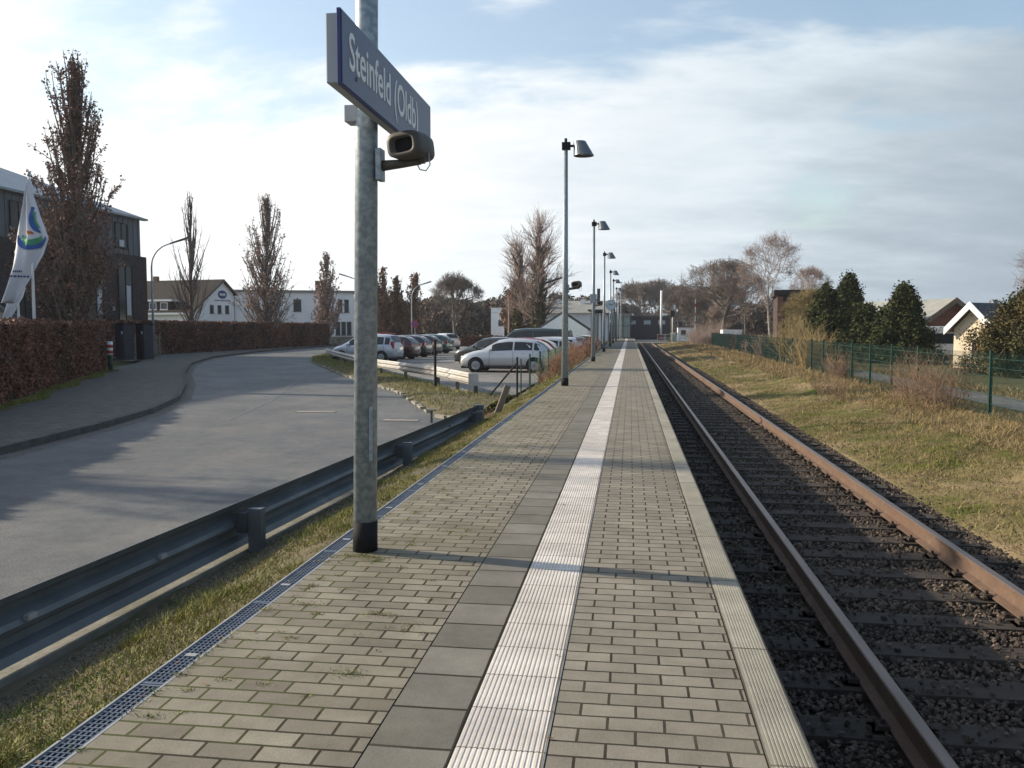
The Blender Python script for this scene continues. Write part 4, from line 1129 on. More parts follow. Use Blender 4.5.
# ------------------------------------------------------------------ STREET LAMPS ON THE LEFT
def street_lamp(label, loc, H, arm, rz):
    t = thing('street_lamp', label, 'street lamp', loc, rz, 'curved street lamps by the road')
    pts = [(0, 0, 0), (0, 0, H * .45), (0, 0, H * .76)] + [(arm * (1 - math.cos(a)) * .9, 0, H * .76 + H * .2 * math.sin(a)) for a in np.linspace(.25, 1.45, 9)]
    MB().tube(pts, [.085, .07, .055] + [.04] * 9, 10).build('pole', 'galv', t, smooth=True)
    x, _, z = pts[-1]
    MB().tube([(0, 0, 0), (0, 0, 1.0)], .095, 10).build('base', 'galv', t, smooth=True)
    h = MB(); h.add([(x - .1, -.07, z - .04), (x - .1, .07, z - .04), (x + 1.15, .13, z + .33), (x + 1.15, -.13, z + .33), (x - .1, -.06, z + .05), (x - .1, .06, z + .05), (x + 1.12, .10, z + .45), (x + 1.12, -.10, z + .45)],
              [(0, 1, 2, 3), (7, 6, 5, 4), (0, 4, 5, 1), (1, 5, 6, 2), (2, 6, 7, 3), (3, 7, 4, 0)])
    hh = h.build('lamp_head', 'post', t, bevel=.02)
    MB().add([(x + .3, -.07, z + .07), (x + .3, .07, z + .07), (x + 1.1, .10, z + .31), (x + 1.1, -.10, z + .31)], [(0, 1, 2, 3)]).build('lens', 'headlight', hh)
    return t


street_lamp('large curved street lamp in front of the dark building', (-30.9, 51.3, -.5), 7.7, 1.7, R(8))
street_lamp('curved street lamp whose head shows just left of the thick pole', (-24.3, 75.5, -.6), 6.9, 1.6, R(188))
street_lamp('small curved street lamp beside the far narrow trees', (-22.0, 83.5, -.6), 6.6, 1.1, R(8))


# ------------------------------------------------------------------ FLAGS
def flag_cloth(name, t, top, corner_r, bottom, m='flag', n=26, wav=.10):
    """limp flag: hoist at top, tapering drape; returns surface function"""
    T, Rr, B = map(Vector, (top, corner_r, bottom))
    return T, Rr, B


def flagpole(label, loc, H, flaglabel, sc=1.0, logo=True, rz=0):
    p = thing('flagpole', label, 'flagpole', loc, 0, 'flagpoles behind the hedge')
    MB().tube([(0, 0, 0), (0, 0, H)], [.06, .035], 12).build('pole', 'white', p, smooth=True)
    MB().tube([(0, 0, H), (0, 0, H + .05), (0, 0, H + .16)], [.05, .06, .02], 10).build('finial', 'galv', p)
    f = thing('flag', flaglabel, 'flag', loc, rz, 'white flags')
    # drape outline measured on the cloth: u across, v down (0 top)
    lft = [(0.0, -.02), (.2, -.17), (.45, -.42), (.7, -.62), (1.0, -.98)]
    rgt = [(0.0, .04), (.12, .12), (.3, .34), (.47, .60), (.6, .45), (.8, .02), (1.0, -.5)]
    Lh = 4.1 * sc; NU, NV = 14, 40
    def Sf(u, v):
        a = np.interp(v, [q_[0] for q_ in lft], [q_[1] for q_ in lft]); b = np.interp(v, [q_[0] for q_ in rgt], [q_[1] for q_ in rgt])
        x = a + (b - a) * u
        y = .13 * math.sin(u * 7 + v * 3.5) * (.3 + v) + .06 * math.sin(u * 15 - v * 6)
        return Vector((x * sc, -.12 + y * sc, H - .12 - v * Lh))
    vs = [Sf(i / NU, j / NV) for j in range(NV + 1) for i in range(NU + 1)]
    fs = [(j * (NU + 1) + i, j * (NU + 1) + i + 1, (j + 1) * (NU + 1) + i + 1, (j + 1) * (NU + 1) + i) for j in range(NV) for i in range(NU)]
    cl = obj('cloth', mesh('cloth', vs, fs, 'flag', True), f)
    so_ = cl.modifiers.new('thick', 'SOLIDIFY'); so_.thickness = .006
    if logo:
        def band(nm, mt, c, r1, r2, a0, a1, off, sx=1.0, sy=1.0, n=22):
            V = []; F_ = []
            for k in range(n + 1):
                a = R(a0 + (a1 - a0) * k / n)
                tp = min(1, 4 * min(k, n - k) / n + .25)
                rm = (r1 + r2) / 2; hw = (r2 - r1) / 2 * tp
                for r_ in (rm - hw, rm + hw):
                    u = c[0] + r_ * math.cos(a) * sx; v_ = c[1] - r_ * math.sin(a) * sy
                    p_ = Sf(max(0, min(1, u)), v_) + Vector((0, -off - .03, 0)); V.append(p_)
            for k in range(n): F_.append((2 * k, 2 * k + 1, 2 * k + 3, 2 * k + 2))
            obj(nm, mesh(nm, V, F_, mt, True), cl)
        band('upper_swoosh_blue', 'blue', (.93, .33), .075, .125, 95, 250, .012, 3.2, 1)
        band('upper_swoosh_green', 'emgreen', (.93, .33), .045, .08, 95, 250, .014, 3.2, 1)
        band('lower_swoosh_blue', 'blue', (.5, .44), .105, .150, 185, 350, .012, 3.4, .85)
        band('lower_swoosh_green', 'emgreen', (.5, .44), .055, .107, 185, 350, .014, 3.4, .85)
        band('emblem_dash', 'orange', (.5, .50), .060, .082, 60, 120, .016, 3.4, 1)
        for k, (vv, w0, w1) in enumerate(((.735, .12, .52), (.775, .12, .80))):
            for q_ in range(7):
                ua = w0 + (w1 - w0) * q_ / 7; ub = ua + (w1 - w0) / 7 * .7
                V = [Sf(ua, vv) + Vector((0, -.035, 0)), Sf(ub, vv) + Vector((0, -.035, 0)), Sf(ub, vv + .014) + Vector((0, -.035, 0)), Sf(ua, vv + .014) + Vector((0, -.035, 0))]
                obj('small_lettering', mesh('small_lettering', V, [(0, 1, 2, 3)], 'navy'), cl)
    return p


flagpole('white flagpole nearer to the camera behind the hedge', (-19.9, 25.9, -.6), 7.05, 'white flag with blue and green curved emblem hanging from the nearer pole', 1.0, True, R(12))
flagpole('thin white flagpole farther back, mostly hidden by the emblem flag', (-22.3, 28.2, -.6), 4.7, 'plain white flag hanging behind the emblem flag', .58, False, R(12))


# ------------------------------------------------------------------ BUILDINGS
def window(parent, w, h, m='glass', frame='post', depth=.12, mull=1, axis='x', loc=(0, 0, 0), nrm=1, name='window'):
    """window in a wall: frame ring set 3 cm proud, pane recessed inside it; wall plane = local x (axis x) or y"""
    fr = MB(); t_ = .06
    def bx(mb, u0, u1, v0, v1, d0, d1):
        d0, d1 = sorted((d0 * nrm, d1 * nrm))
        if axis == 'x': mb.box(u0, u1, d0, d1, v0, v1)
        else: mb.box(d0, d1, u0, u1, v0, v1)
    bx(fr, -w / 2, -w / 2 + t_, 0, h, -.02, .05); bx(fr, w / 2 - t_, w / 2, 0, h, -.02, .05)
    bx(fr, -w / 2 + t_, w / 2 - t_, 0, t_, -.02, .05); bx(fr, -w / 2 + t_, w / 2 - t_, h - t_, h, -.02, .05)
    for i in range(1, mull):
        u = -w / 2 + w * i / mull; bx(fr, u - .025, u + .025, t_, h - t_, -.02, .045)
    f = fr.build(name, frame, parent); f.location = loc
    pn = MB(); bx(pn, -w / 2 + t_, w / 2 - t_, t_, h - t_, .004, .012); pn.build('pane', m, f)
    sl_ = MB(); bx(sl_, -w / 2 - .06, w / 2 + .06, -.06, -.002, -.02, .12); sl_.build('sill', frame, f)
    return f


# dark brick and zinc building, front faces +X
db = thing('office_building', 'dark two-storey building with brick base and grey zinc upper storey behind the tallest narrow tree', 'building', (-35.65, 57.8, -.6))
MB().box(-14, .28, -36, 0.28, 0, 7.2).build('brick_wall', 'darkbrick', db)
zw = MB().box(-13.9, 0, -35.9, 0, 7.2, 10.0).build('zinc_wall', 'zinc', db)
sm = MB()
for i in range(60): sm.box(.0, .035, -.3 - i * .6, -.27 - i * .6, 7.21, 9.99)
sm.build('standing_seams', 'zinc', zw)
rf = MB().add([(.35, .35, 10.003), (.35, -36.3, 10.003), (-14.3, -36.3, 10.003), (-14.3, .35, 10.003), (-7, -6.0, 13.0), (-7, -30, 13.0)], [(0, 4, 5, 1), (1, 5, 2), (2, 5, 4, 3), (3, 4, 0), (0, 1, 2, 3)])
rf.build('roof', 'zincroof', db)
MB().box(.02, .42, -36.2, .42, 9.86, 10.0).build('eave_gutter', 'zincroof', db)
for i in range(10):
    y = -2.4 - i * 3.35
    w = window(db, 1.45, 1.75, 'glass', 'dark', axis='y', loc=(.04, y, 7.65), mull=2)
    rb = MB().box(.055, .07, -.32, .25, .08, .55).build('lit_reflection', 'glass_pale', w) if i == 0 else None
    w = window(db, 1.7, 4.0, 'glass', 'dark', axis='y', loc=(.32, y - .1, 2.4), mull=2)
    if i < 2: MB().box(.015, .026, .1, .6, .5, 2.6).build('pale_blind', 'glass_pale', w)
for i in range(4):   # lamps on the wall
    MB().tube([(.42, -4.1 - i * 3.35, 3.2), (.42, -4.1 - i * 3.35, 3.5)], .09, 8).build('wall_lamp', 'chan', db)

sh = thing('garden_shed', 'small pale gabled shed whose roof tip shows above the near hedge by the flags', 'shed', (-25.2, 30.2, -.6), R(36))
MB().box(-1.6, 1.6, -1.5, 1.5, 0, 2.0).build('wall', 'render_warm', sh)
MB().prism([(-1.6, 2.0), (1.6, 2.0), (0, 2.95)], -1.45, 1.45, 'y').build('gable', 'render_warm', sh)
MB().prism([(-1.95, 1.82), (0, 2.97), (1.95, 1.82), (1.95, 1.98), (0, 3.14), (-1.95, 1.98)], -1.8, 1.8, 'y').build('roof', 'zinc', sh)
window(sh, .9, .8, 'glass', 'white', axis='x', loc=(0, -1.5, .9), nrm=-1)

# white house with brown roof: ridge along local x, gable at local x=0
wh = thing('white_house', 'white gabled house with brown tiled roof and a blue oval sign on its gable', 'house', (-47.2, 92.9, -.6), R(-11.35))
MB().box(-24, 0, -5, 1.95, 0, 4.0).build('wall', 'render', wh)
gb = MB().prism([(-5, 4.0), (1.95, 4.0), (1.95, 6.1), (0, 7.45)], -.3, -.002, 'x').build('gable', 'render', wh)
th_ = .22
rf = MB(); rf.prism([(-5.5, 3.62), (0, 7.46), (2.3, 5.85), (2.3, 5.85 + th_), (0, 7.46 + th_), (-5.5, 3.62 + th_)], -24.4, .35, 'x'); r_ = rf.build('roof', 'rooftile', wh)
MB().cbox((-9.6, .1, 7.85), (.5, .5, .7)).build('chimney', 'redbrick', r_)
MB().prism([(-5.56, 3.56), (0, 7.44), (2.35, 5.80), (2.35, 5.95), (0, 7.60), (-5.56, 3.70)], .352, .40, 'x').build('barge_board', 'timber', r_)
dm = MB().box(-17.4, -2.9, -5.2, -2.6, 3.95, 5.0).build('dormer', 'rooftile', wh)
MB().box(-17.7, -2.6, -5.35, -2.4, 5.0, 5.22).build('dormer_roof', 'white', dm)
MB().box(-24, -.2, -5.62, -5.44, 3.5, 3.72).build('gutter', 'white', wh)
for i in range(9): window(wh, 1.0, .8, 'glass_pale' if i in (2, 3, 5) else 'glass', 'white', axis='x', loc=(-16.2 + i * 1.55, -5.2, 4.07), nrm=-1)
for i in range(3): window(wh, .62, .95, 'glass', 'post', axis='y', loc=(.002, -1.9 + i * 1.35, 3.7))
for i in range(5): window(wh, 1.2, 1.1, 'glass', 'white', axis='x', loc=(-20 + i * 4, -5, 1.2), nrm=-1)
ov = MB(); ov.add([(.02, .78 * math.cos(a), 5.9 + .48 * math.sin(a)) for a in np.linspace(0, 2 * math.pi, 28)[:-1]] + [(.06, .78 * math.cos(a), 5.9 + .48 * math.sin(a)) for a in np.linspace(0, 2 * math.pi, 28)[:-1]],
                  [tuple(range(27)), tuple(range(27, 54))] + [(k, (k + 1) % 27, 27 + (k + 1) % 27, 27 + k) for k in range(27)])
ovo = ov.build('oval_sign', 'navy', wh)
for k in range(4): MB().box(.062, .075, -.48 + k * .25, -.30 + k * .25, 5.78, 6.02).build('sign_letter', 'white', ovo)
for k in range(9): MB().box(.003, .02, -1.35 + k * .3, -1.15 + k * .3, 5.12, 5.26).build('wall_letter', 'navy', wh)

# long white block right of it
wb = thing('white_block', 'long flat-roofed white building behind the reddish hedge', 'building', (-34.8, 103.5, -.6), math.atan2(5.5, 13.7))
MB().box(-14.8, 0, 0, 10, 0, 6.45).build('wall', 'render', wb)
MB().box(-15.0, .25, -.25, 10.2, 6.45, 6.72).build('roof', 'rooffelt', wb)
MB().box(-14.9, .1, -.12, -.003, 0, .9).build('plinth', 'concrete', wb)
MB().box(-4.75, -3.75, 3.0, 4.0, 6.72, 8.1).build('chimney', 'redbrick', wb)
MB().tube([(-14.5, -.12, 0), (-14.5, -.12, 6.4)], .07, 8).tube([(-9.2, -.12, 0), (-9.2, -.12, 6.4)], .07, 8).build('downpipe', 'chan', wb)
for (x, w, z, h) in ((-7.0, .95, 4.1, 1.5), (-8.9, 1.6, 1.2, 1.5), (-6.1, 1.4, 1.2, 1.5), (-1.75, .55, 4.0, 1.6), (-.95, .55, 4.0, 1.6), (-2.05, .55, 1.1, 1.7), (-1.35, .55, 1.1, 1.7), (-.65, .55, 1.1, 1.7)):
    window(wb, w, h, 'glass', 'post', axis='x', loc=(x, 0, z), nrm=-1)

# low gabled hall behind the parked cars
hh = thing('low_hall', 'low hall with shallow grey gabled roof behind the parked silver cars', 'building', (-4.6, 63.5, -.6), R(3))
MB().box(-5.6, 3.6, 0, 16, 0, 1.9).build('wall', 'render', hh)
MB().prism([(-5.6, 1.9), (3.6, 1.9), (-1.0, 3.1)], 0, .2, 'y').build('gable', 'render', hh)
r_ = MB().prism([(-6.1, 1.78), (-1.0, 3.12), (4.1, 1.78), (4.1, 1.92), (-1.0, 3.28), (-6.1, 1.92)], .45, 16.4, 'y').build('roof', 'rooffelt', hh)
MB().prism([(-6.15, 1.74), (-1.0, 3.10), (4.15, 1.74), (4.15, 1.96), (-1.0, 3.32), (-6.15, 1.96)], .38, .445, 'y').build('barge_board', 'post', hh)
hh.scale = (.40, 1, 1)

hb = thing('distant_hall', 'wide pale hall roof with small roof lights showing behind the gabled hall', 'building', (-7.7, 84, -.6))
MB().box(-1.5, 5.2, 0, 12, 0, 3.5).build('wall', 'render', hb)
MB().add([(-1.9, -.4, 3.5), (5.6, -.4, 3.5), (5.6, 12.4, 3.5), (-1.9, 12.4, 3.5), (-1.9, 6, 4.9), (5.6, 6, 4.9)], [(0, 1, 5, 4), (2, 3, 4, 5), (0, 4, 3), (1, 2, 5), (0, 3, 2, 1)]).build('roof', 'rooffelt', hb)
for x in (0.2, 2.8): MB().cbox((x, 4.4, 4.75), (.5, .5, .5)).build('roof_light', 'white', hb)

# pale panel building between the trees
pb_ = thing('advert_board', 'pale upright board beside the small brown-leaved tree at the back of the car park', 'board', (-14.9, 94.5, -.6))
MB().box(-.75, .75, -.06, .06, .9, 4.3).build('panel', 'render', pb_); MB().box(-.7, -.55, .07, .2, 0, 4.2).box(.55, .7, .07, .2, 0, 4.2).build('legs', 'timber', pb_)
MB().box(.1, .62, -.08, -.062, 2.2, 2.9).build('dark_notice', 'post', pb_)

# far end: glass shelter, dark building, level crossing
gs = thing('glass_shelter', 'greenish glass waiting shelter between the lamp posts on the platform', 'shelter', (-2.6, 57.5, 0))
fr = MB()
for y in (0, 2.2, 4.4, 6.6): fr.box(-.04, .04, y - .04, y + .04, 0, 2.55)
for x in (.45,): fr.box(x - .03, x + .03, -.04, .04, 0, 2.55).box(x - .03, x + .03, 6.56, 6.64, 0, 2.55)
fr.build('frame', 'post', gs)
for y in (0.04, 2.24, 4.44): MB().box(-.012, .012, y, y + 2.12, .15, 2.35).build('pane', 'palegreen', gs)
MB().box(-.012 + .04, .42, -.01, .01, .15, 2.35).build('end_pane', 'palegreen', gs)
MB().box(-.25, .75, -.3, 6.9, 2.55, 2.66).build('roof', 'post', gs)
MB().box(.08, .4, 1, 5.6, .42, .47).build('bench', 'post', gs)
dg_ = thing('glazed_shed', 'glazed grey-green building behind the end of the platform, left of the dark one', 'building', (-2.6, 128, -.6))
MB().box(-6.5, 2.7, 0, 9, 0, .7).build('plinth', 'concrete', dg_); MB().box(-6.3, 2.6, .3, 8.8, .7, 3.9).build('wall', 'palegreen', dg_)
fr = MB()
for x in np.arange(-6.5, 2.75, 1.15): fr.box(x - .05, x + .05, .12, .29, .7, 3.9)
fr.box(-6.5, 2.7, .14, .28, 2.3, 2.38).build('mullions', 'post', dg_); MB().box(-6.7, 2.9, -.2, 9.2, 3.9, 4.15).build('roof', 'rooffelt', dg_)
dk = thing('dark_building', 'low dark building with a row of pale windows straight ahead beyond the rails', 'building', (3.6, 150.5, -.6))
MB().box(-4.6, 3.4, 0, 8, 0, 4.0).build('wall', 'ral', dk); MB().box(-4.8, 3.6, -.2, 8.2, 4.0, 4.2).build('roof', 'post', dk)
for x in (-3.2, -.6, 1.9): window(dk, 1.3, .8, 'glass_pale', 'post', axis='x', loc=(x, 0, 2.6), nrm=-1)
for x in (-3.4, 2.6): MB().cbox((x, 3, 4.4), (.8, .8, .4)).build('roof_vent', 'white', dk)

lb = thing('signal_mast', 'tall white crossing mast right of the rails at the end of the track', 'mast', (5.1, 142, -.6))
MB().tube([(0, 0, 0), (0, 0, 8.2)], .17, 10).build('pole', 'white', lb, smooth=True); MB().tube([(0, 0, 0), (0, 0, 1.0)], .2, 8).build('base', 'red', lb)
lb2 = thing('lattice_mast', 'thin lattice mast beyond the farthest platform lamp', 'mast', (-1.3, 124, -.6))
lm = MB()
for a in ((-.14, -.14), (.14, -.14), (.14, .14), (-.14, .14)): lm.tube([(a[0], a[1], 0), (a[0] * .5, a[1] * .5, 8.6)], .03, 4)
for i in range(22):
    s_ = 1 if i % 2 else -1; lm.tube([(-.13 * s_, -.13, .2 + i * .38), (.13 * s_, -.13, .58 + i * .38)], .02, 4)
lm.build('lattice', 'galv', lb2); MB().cbox((0, 0, 8.65), (.2, .2, .1)).build('cap', 'galv', lb2)


def signal(label, loc, h, lamp=True):
    t = thing('railway_signal', label, 'signal', loc, group='crossing signals')
    MB().tube([(0, 0, 0), (0, 0, h)], .06, 8).build('pole', 'white', t, smooth=True)
    MB().box(-.32, .32, -.06, .06, h - .1, h + 1.0).build('board', 'black', t, bevel=.02)
    for k in range(2): MB().tube([(0, -.10, h + .25 + k * .45), (0, -.061, h + .25 + k * .45)], .11, 12).build('lamp', 'glass', t)
    return t


signal('taller black signal head in front of the bushes at the crossing', (6.85, 140, -.6), 3.9)
signal('lower black signal head beside the crossing barrier', (7.9, 136, -.6), 2.0)
for i, (x, y, l) in enumerate([(6.2, 122, 'left one of the pale crossing barrier machines'), (9.4, 125.8, 'right one of the pale crossing barrier machines')]):
    t = thing('crossing_barrier', l, 'barrier', (x, y, -.6), 0, 'level crossing barriers')
    MB().box(-.3, .3, -.3, .3, 0, 1.2).build('machine', 'galv', t, bevel=.03); MB().box(-.05, .05, -.36, -.31, 1.0, 6.2 if i else 1.6, ).build('boom', 'white', t)
    for k in range(4 if i else 1): MB().box(-.053, .053, -.363, -.307, 1.2 + k * 1.3, 1.65 + k * 1.3).build('red_band', 'red', t)
for i, (x, y) in enumerate([(4.4, 120.2), (5.4, 121.5), (7.6, 121.8), (8.5, 123.0)]):
    t = thing('crossing_fence', ['first', 'second', 'third', 'rightmost'][i] + ' pale tubular fence section from the left at the level crossing', 'fence', (x, y, -.6), R(-20), 'tubular fences at the crossing')
    MB().tube([(-.6, 0, 0), (-.6, 0, 1.1), (.6, 0, 1.1), (.6, 0, 0)], .035, 6).build('hoop', 'galv', t); MB().tube([(-.6, 0, .6), (.6, 0, .6)], .03, 6).build('cross_rail', 'galv', t)
st_ = thing('crossing_hut', 'small grey-white equipment hut by the level crossing', 'hut', (8.3, 127.5, -.6))
MB().box(-1.3, 1.3, -1, 1, 0, 2.1).build('wall', 'render', st_); MB().box(-1.45, 1.45, -1.15, 1.15, 2.1, 2.25).build('roof', 'post', st_); window(st_, .7, .7, 'glass', 'post', axis='x', loc=(-.5, -1, 1.0), nrm=-1)

# right side: houses behind the conifers
def tiled_house(name, label, loc, rz, L_, Wd, hw, hr, wall, roof, white_trim=True, over=.4):
    """gable end at local y=0 facing -y, ridge along y"""
    t = thing(name, label, 'house', loc, rz)
    MB().box(-Wd / 2, Wd / 2, 0, L_, 0, hw).build('wall', wall, t)
    MB().prism([(-Wd / 2, hw), (Wd / 2, hw), (0, hr)], .003, .25, 'y').build('gable', wall, t)
    sl_ = (hr - hw) / (Wd / 2); e_ = Wd / 2 + over; ze = hr + .02 - sl_ * e_
    r_ = MB().prism([(-e_, ze), (0, hr + .02), (e_, ze), (e_, ze + .2), (0, hr + .25), (-e_, ze + .2)], -.35, L_ + .35, 'y').build('roof', roof, t)
    MB().prism([(-e_ - .04, ze - .1), (0, hr - .06), (e_ + .04, ze - .1), (e_ + .04, ze + .24), (0, hr + .30), (-e_ - .04, ze + .24)], -.42, -.353, 'y').build('barge_board', 'white' if white_trim else 'timber', r_)
    return t


hw_ = tiled_house('pale_gabled_house', 'pale sunlit gabled house with dark glazed tiles at the right edge', (16.75, 44.2, -.6), R(-52), 14, 2.0, 2.0, 3.0, 'render_warm', 'rooftile_dark', over=.25)
window(hw_, .9, 1.0, 'glass', 'white', axis='x', loc=(.35, 0, .5), nrm=-1)
hb_ = tiled_house('red_brick_house', 'red brick house with a plain gable and grey roof behind the camper', (20.9, 58.8, -.6), R(24), 9, 7.5, 1.4, 3.7, 'redbrick', 'rooffelt', False)
window(hb_, .9, 1.0, 'glass', 'white', axis='x', loc=(1.4, 0, .8), nrm=-1)
hs_ = thing('long_brick_house', 'dark brick house with flat dark roof behind the yellow willow and conifers', 'building', (16.6, 80, -.6), R(-7))
MB().box(-3.2, 3.6, 0, 9, 0, 5.0).build('wall', 'darkbrick', hs_); MB().box(-3.5, 3.9, -.3, 9.3, 5.0, 5.5).build('roof', 'rooftile_dark', hs_)
MB().box(-3.19, -2.7, -.2, -.003, 0, 4.9).build('brick_pier', 'redbrick', hs_)

rv = thing('caravan', 'white caravan roof showing behind the green fence left of the pale gabled house', 'caravan', (17.6, 52.5, -.6), R(15))
MB().prism([(-1.4, .45), (1.3, .45), (1.5, 1.1), (1.35, 1.85), (.9, 2.1), (-1.2, 2.1), (-1.5, 1.6)], -1, 1, 'y').build('body', 'white', rv, bevel=.06)
MB().box(-.9, .9, -1.02, -1.003, 1.1, 1.7).build('window', 'glass', rv); 
for s_ in (-1, 1): MB().tube([(0, s_ * .9, .3), (0, s_ * 1.01, .3)], .3, 14).build('wheel', 'tyre', rv)
wr = thing('white_trailer', 'long low white trailer box behind the far end of the green fence', 'trailer', (11.6, 100, -.6), R(3))
MB().box(-1.1, 1.1, -.9, .9, .5, 1.8).build('box', 'white', wr, bevel=.03)
for x in (-.5, .5): MB().tube([(x, -1.0, .3), (x, -.85, .3)], .3, 14).build('wheel', 'tyre', wr)


# ------------------------------------------------------------------ FENCES
gf = thing('mesh_fence', 'green steel mesh panel fence along the footpath right of the track', 'fence', (0, 0, 0))
py = [19.57 + 2.45 * i for i in range(-4, 33)]
def fx(y): return float(np.interp(y, [0, 19.5, 30, 45, 60, 96], [7.8, 7.8, 7.95, 8.15, 8.5, 9.2]))
post0 = None
FZ = -.56
pm = MB().box(-.03, .03, -.03, .03, 0, 1.46).box(-.033, .033, -.033, .033, 1.46, 1.475)
wire = MB()
for k in range(7): wire.tube([(0, 0, .10 + k * .2), (0, 2.39, .10 + k * .2)], .0055 if k % 2 else .007, 4, cap=False)
for k in range(48): wire.box(-.0025, .0025, k * .05, k * .05 + .005, .06, 1.42)
wm = None
for i, y in enumerate(py):
    x = fx(y)
    if abs(y - 22.02) > .1:
        if post0 is None: post0 = pm.build('fence_post', 'green', gf, loc=(x, y, FZ)); 
        else:
            c = post0.copy(); COL.objects.link(c); c.location = (x, y, FZ); c.parent = gf
    if i < len(py) - 1:
        if wm is None: wm = wire.build('wire_panel', 'green', gf, loc=(x, y + .03, FZ)); o_ = wm
        else: o_ = wm.copy(); COL.objects.link(o_); o_.parent = gf; o_.location = (x, y + .03, FZ)
        o_.rotation_euler = (0, 0, -math.atan2(fx(y + 2.45) - x, 2.45))

# chain-link fence on the left of the platform beyond the guard rail end
cf = thing('chain_link_fence', 'low green chain-link fence along the left of the platform beside the parked cars', 'fence', (0, 0, 0))
for i, y in enumerate(np.arange(22.4, 76, 2.9)):
    MB().tube([(-3.0, y, -.62), (-3.0, y, .62)], .028, 8).build('fence_post', 'black' if i == 0 else 'green', cf)
MB().tube([(-3.02, 22.45, .45), (-4.0, 23.3, -.62)], .026, 8).build('brace', 'black', cf)
MB().tube([(-3.0, 23.2, -.62), (-3.0, 23.2, .55)], .02, 8).build('stake', 'green', cf)
nw = MB()
def cw(a, b, r=.006): nw.tube([a, b], r, 3, cap=False)
y = 26.6
while y < 76:
    for k in (-.55, 0, .58): cw((-3.0, y, k), (-3.0, y + 1.4, k), .004)
    y += 1.4
for y in np.arange(26.6, 76, .26):
    cw((-3.0, y, -.6), (-3.0, y + 1.18, .58), .0038); cw((-3.0, y + 1.18, -.6), (-3.0, y, .58), .0038)
nw.build('netting', 'netting', cf)

# red round sign
rs = thing('no_stopping_sign', 'round red-rimmed traffic sign on a post behind the dark parked cars', 'traffic sign', (-20.9, 80.5, -.6))
MB().tube([(0, 0, 0), (0, 0, 2.75)], .035, 8).build('pole', 'galv', rs)
MB().tube([(0, -.05, 2.4), (0, -.03, 2.4)], .36, 24).build('disc', 'red', rs); MB().tube([(0, -.056, 2.4), (0, -.051, 2.4)], .26, 24).build('centre', 'blue', rs)
for a in (45, -45): MB().box(-.04, .04, -.062 - (a > 0) * .003, -.057 - (a > 0) * .003, 2.14, 2.66, Matrix.Rotation(R(a), 3, 'Y'), (0, -.06, 2.4)).build('cross_bar', 'red', rs)


# ------------------------------------------------------------------ CARS
PROF = {
 'hatch': [(-2.10, .38, .80, .84, .66, .60), (-2.06, .30, .92, .98, .76, .64), (-1.97, .26, .95, 1.06, .83, .66), (-1.72, .24, .96, 1.29, .87, .60), (-1.40, .22, .96, 1.43, .88, .57), (-.8, .2, .955, 1.49, .885, .58), (-.1, .2, .945, 1.49, .885, .58),
           (.40, .2, .93, 1.42, .885, .57), (.80, .2, .92, 1.20, .88, .64), (1.15, .2, .90, .985, .87, .74), (1.60, .21, .80, .90, .85, .70), (1.92, .23, .68, .79, .79, .62), (2.05, .26, .56, .66, .70, .55), (2.11, .34, .46, .50, .60, .5)],
 'mpv': [(-2.05, .38, .85, .90, .68, .62), (-2.0, .28, .95, 1.08, .80, .66), (-1.92, .26, .98, 1.30, .84, .62), (-1.75, .24, .99, 1.54, .87, .60), (-1.3, .22, .99, 1.60, .88, .60), (-.5, .2, .98, 1.62, .885, .60), (.2, .2, .96, 1.58, .885, .59),
         (.60, .2, .95, 1.46, .88, .60), (1.05, .2, .93, 1.18, .87, .68), (1.35, .2, .90, 1.00, .86, .74), (1.70, .22, .80, .90, .83, .68), (1.92, .24, .66, .78, .76, .60), (2.03, .28, .55, .62, .68, .52), (2.07, .36, .46, .50, .58, .5)],
 'estate': [(-2.30, .38, .80, .85, .68, .62), (-2.26, .30, .92, 1.0, .78, .66), (-2.15, .26, .96, 1.22, .84, .62), (-1.90, .24, .97, 1.42, .87, .58), (-1.5, .22, .965, 1.47, .88, .58), (-.6, .2, .955, 1.49, .885, .58), (.0, .2, .945, 1.48, .885, .58),
            (.45, .2, .93, 1.40, .885, .57), (.90, .2, .92, 1.16, .88, .66), (1.25, .2, .90, .98, .87, .74), (1.75, .21, .80, .89, .85, .70), (2.08, .23, .68, .78, .79, .62), (2.22, .26, .56, .66, .70, .55), (2.28, .34, .46, .50, .60, .5)],
 'van': [(-2.45, .40, 1.0, 1.10, .80, .74), (-2.42, .32, 1.15, 1.60, .88, .76), (-2.36, .28, 1.18, 1.88, .92, .76), (-2.0, .25, 1.18, 1.95, .93, .76), (-1.0, .24, 1.17, 1.97, .935, .76), (.3, .24, 1.15, 1.97, .935, .76), (1.0, .24, 1.12, 1.90, .93, .74),
         (1.35, .24, 1.10, 1.60, .92, .76), (1.72, .24, 1.05, 1.20, .90, .80), (2.0, .25, .92, 1.05, .88, .74), (2.3, .27, .74, .90, .82, .66), (2.42, .30, .62, .74, .74, .60), (2.46, .40, .52, .58, .66, .55)],
}
for k_ in PROF: PROF[k_] = [tuple(r) for r in PROF[k_]]


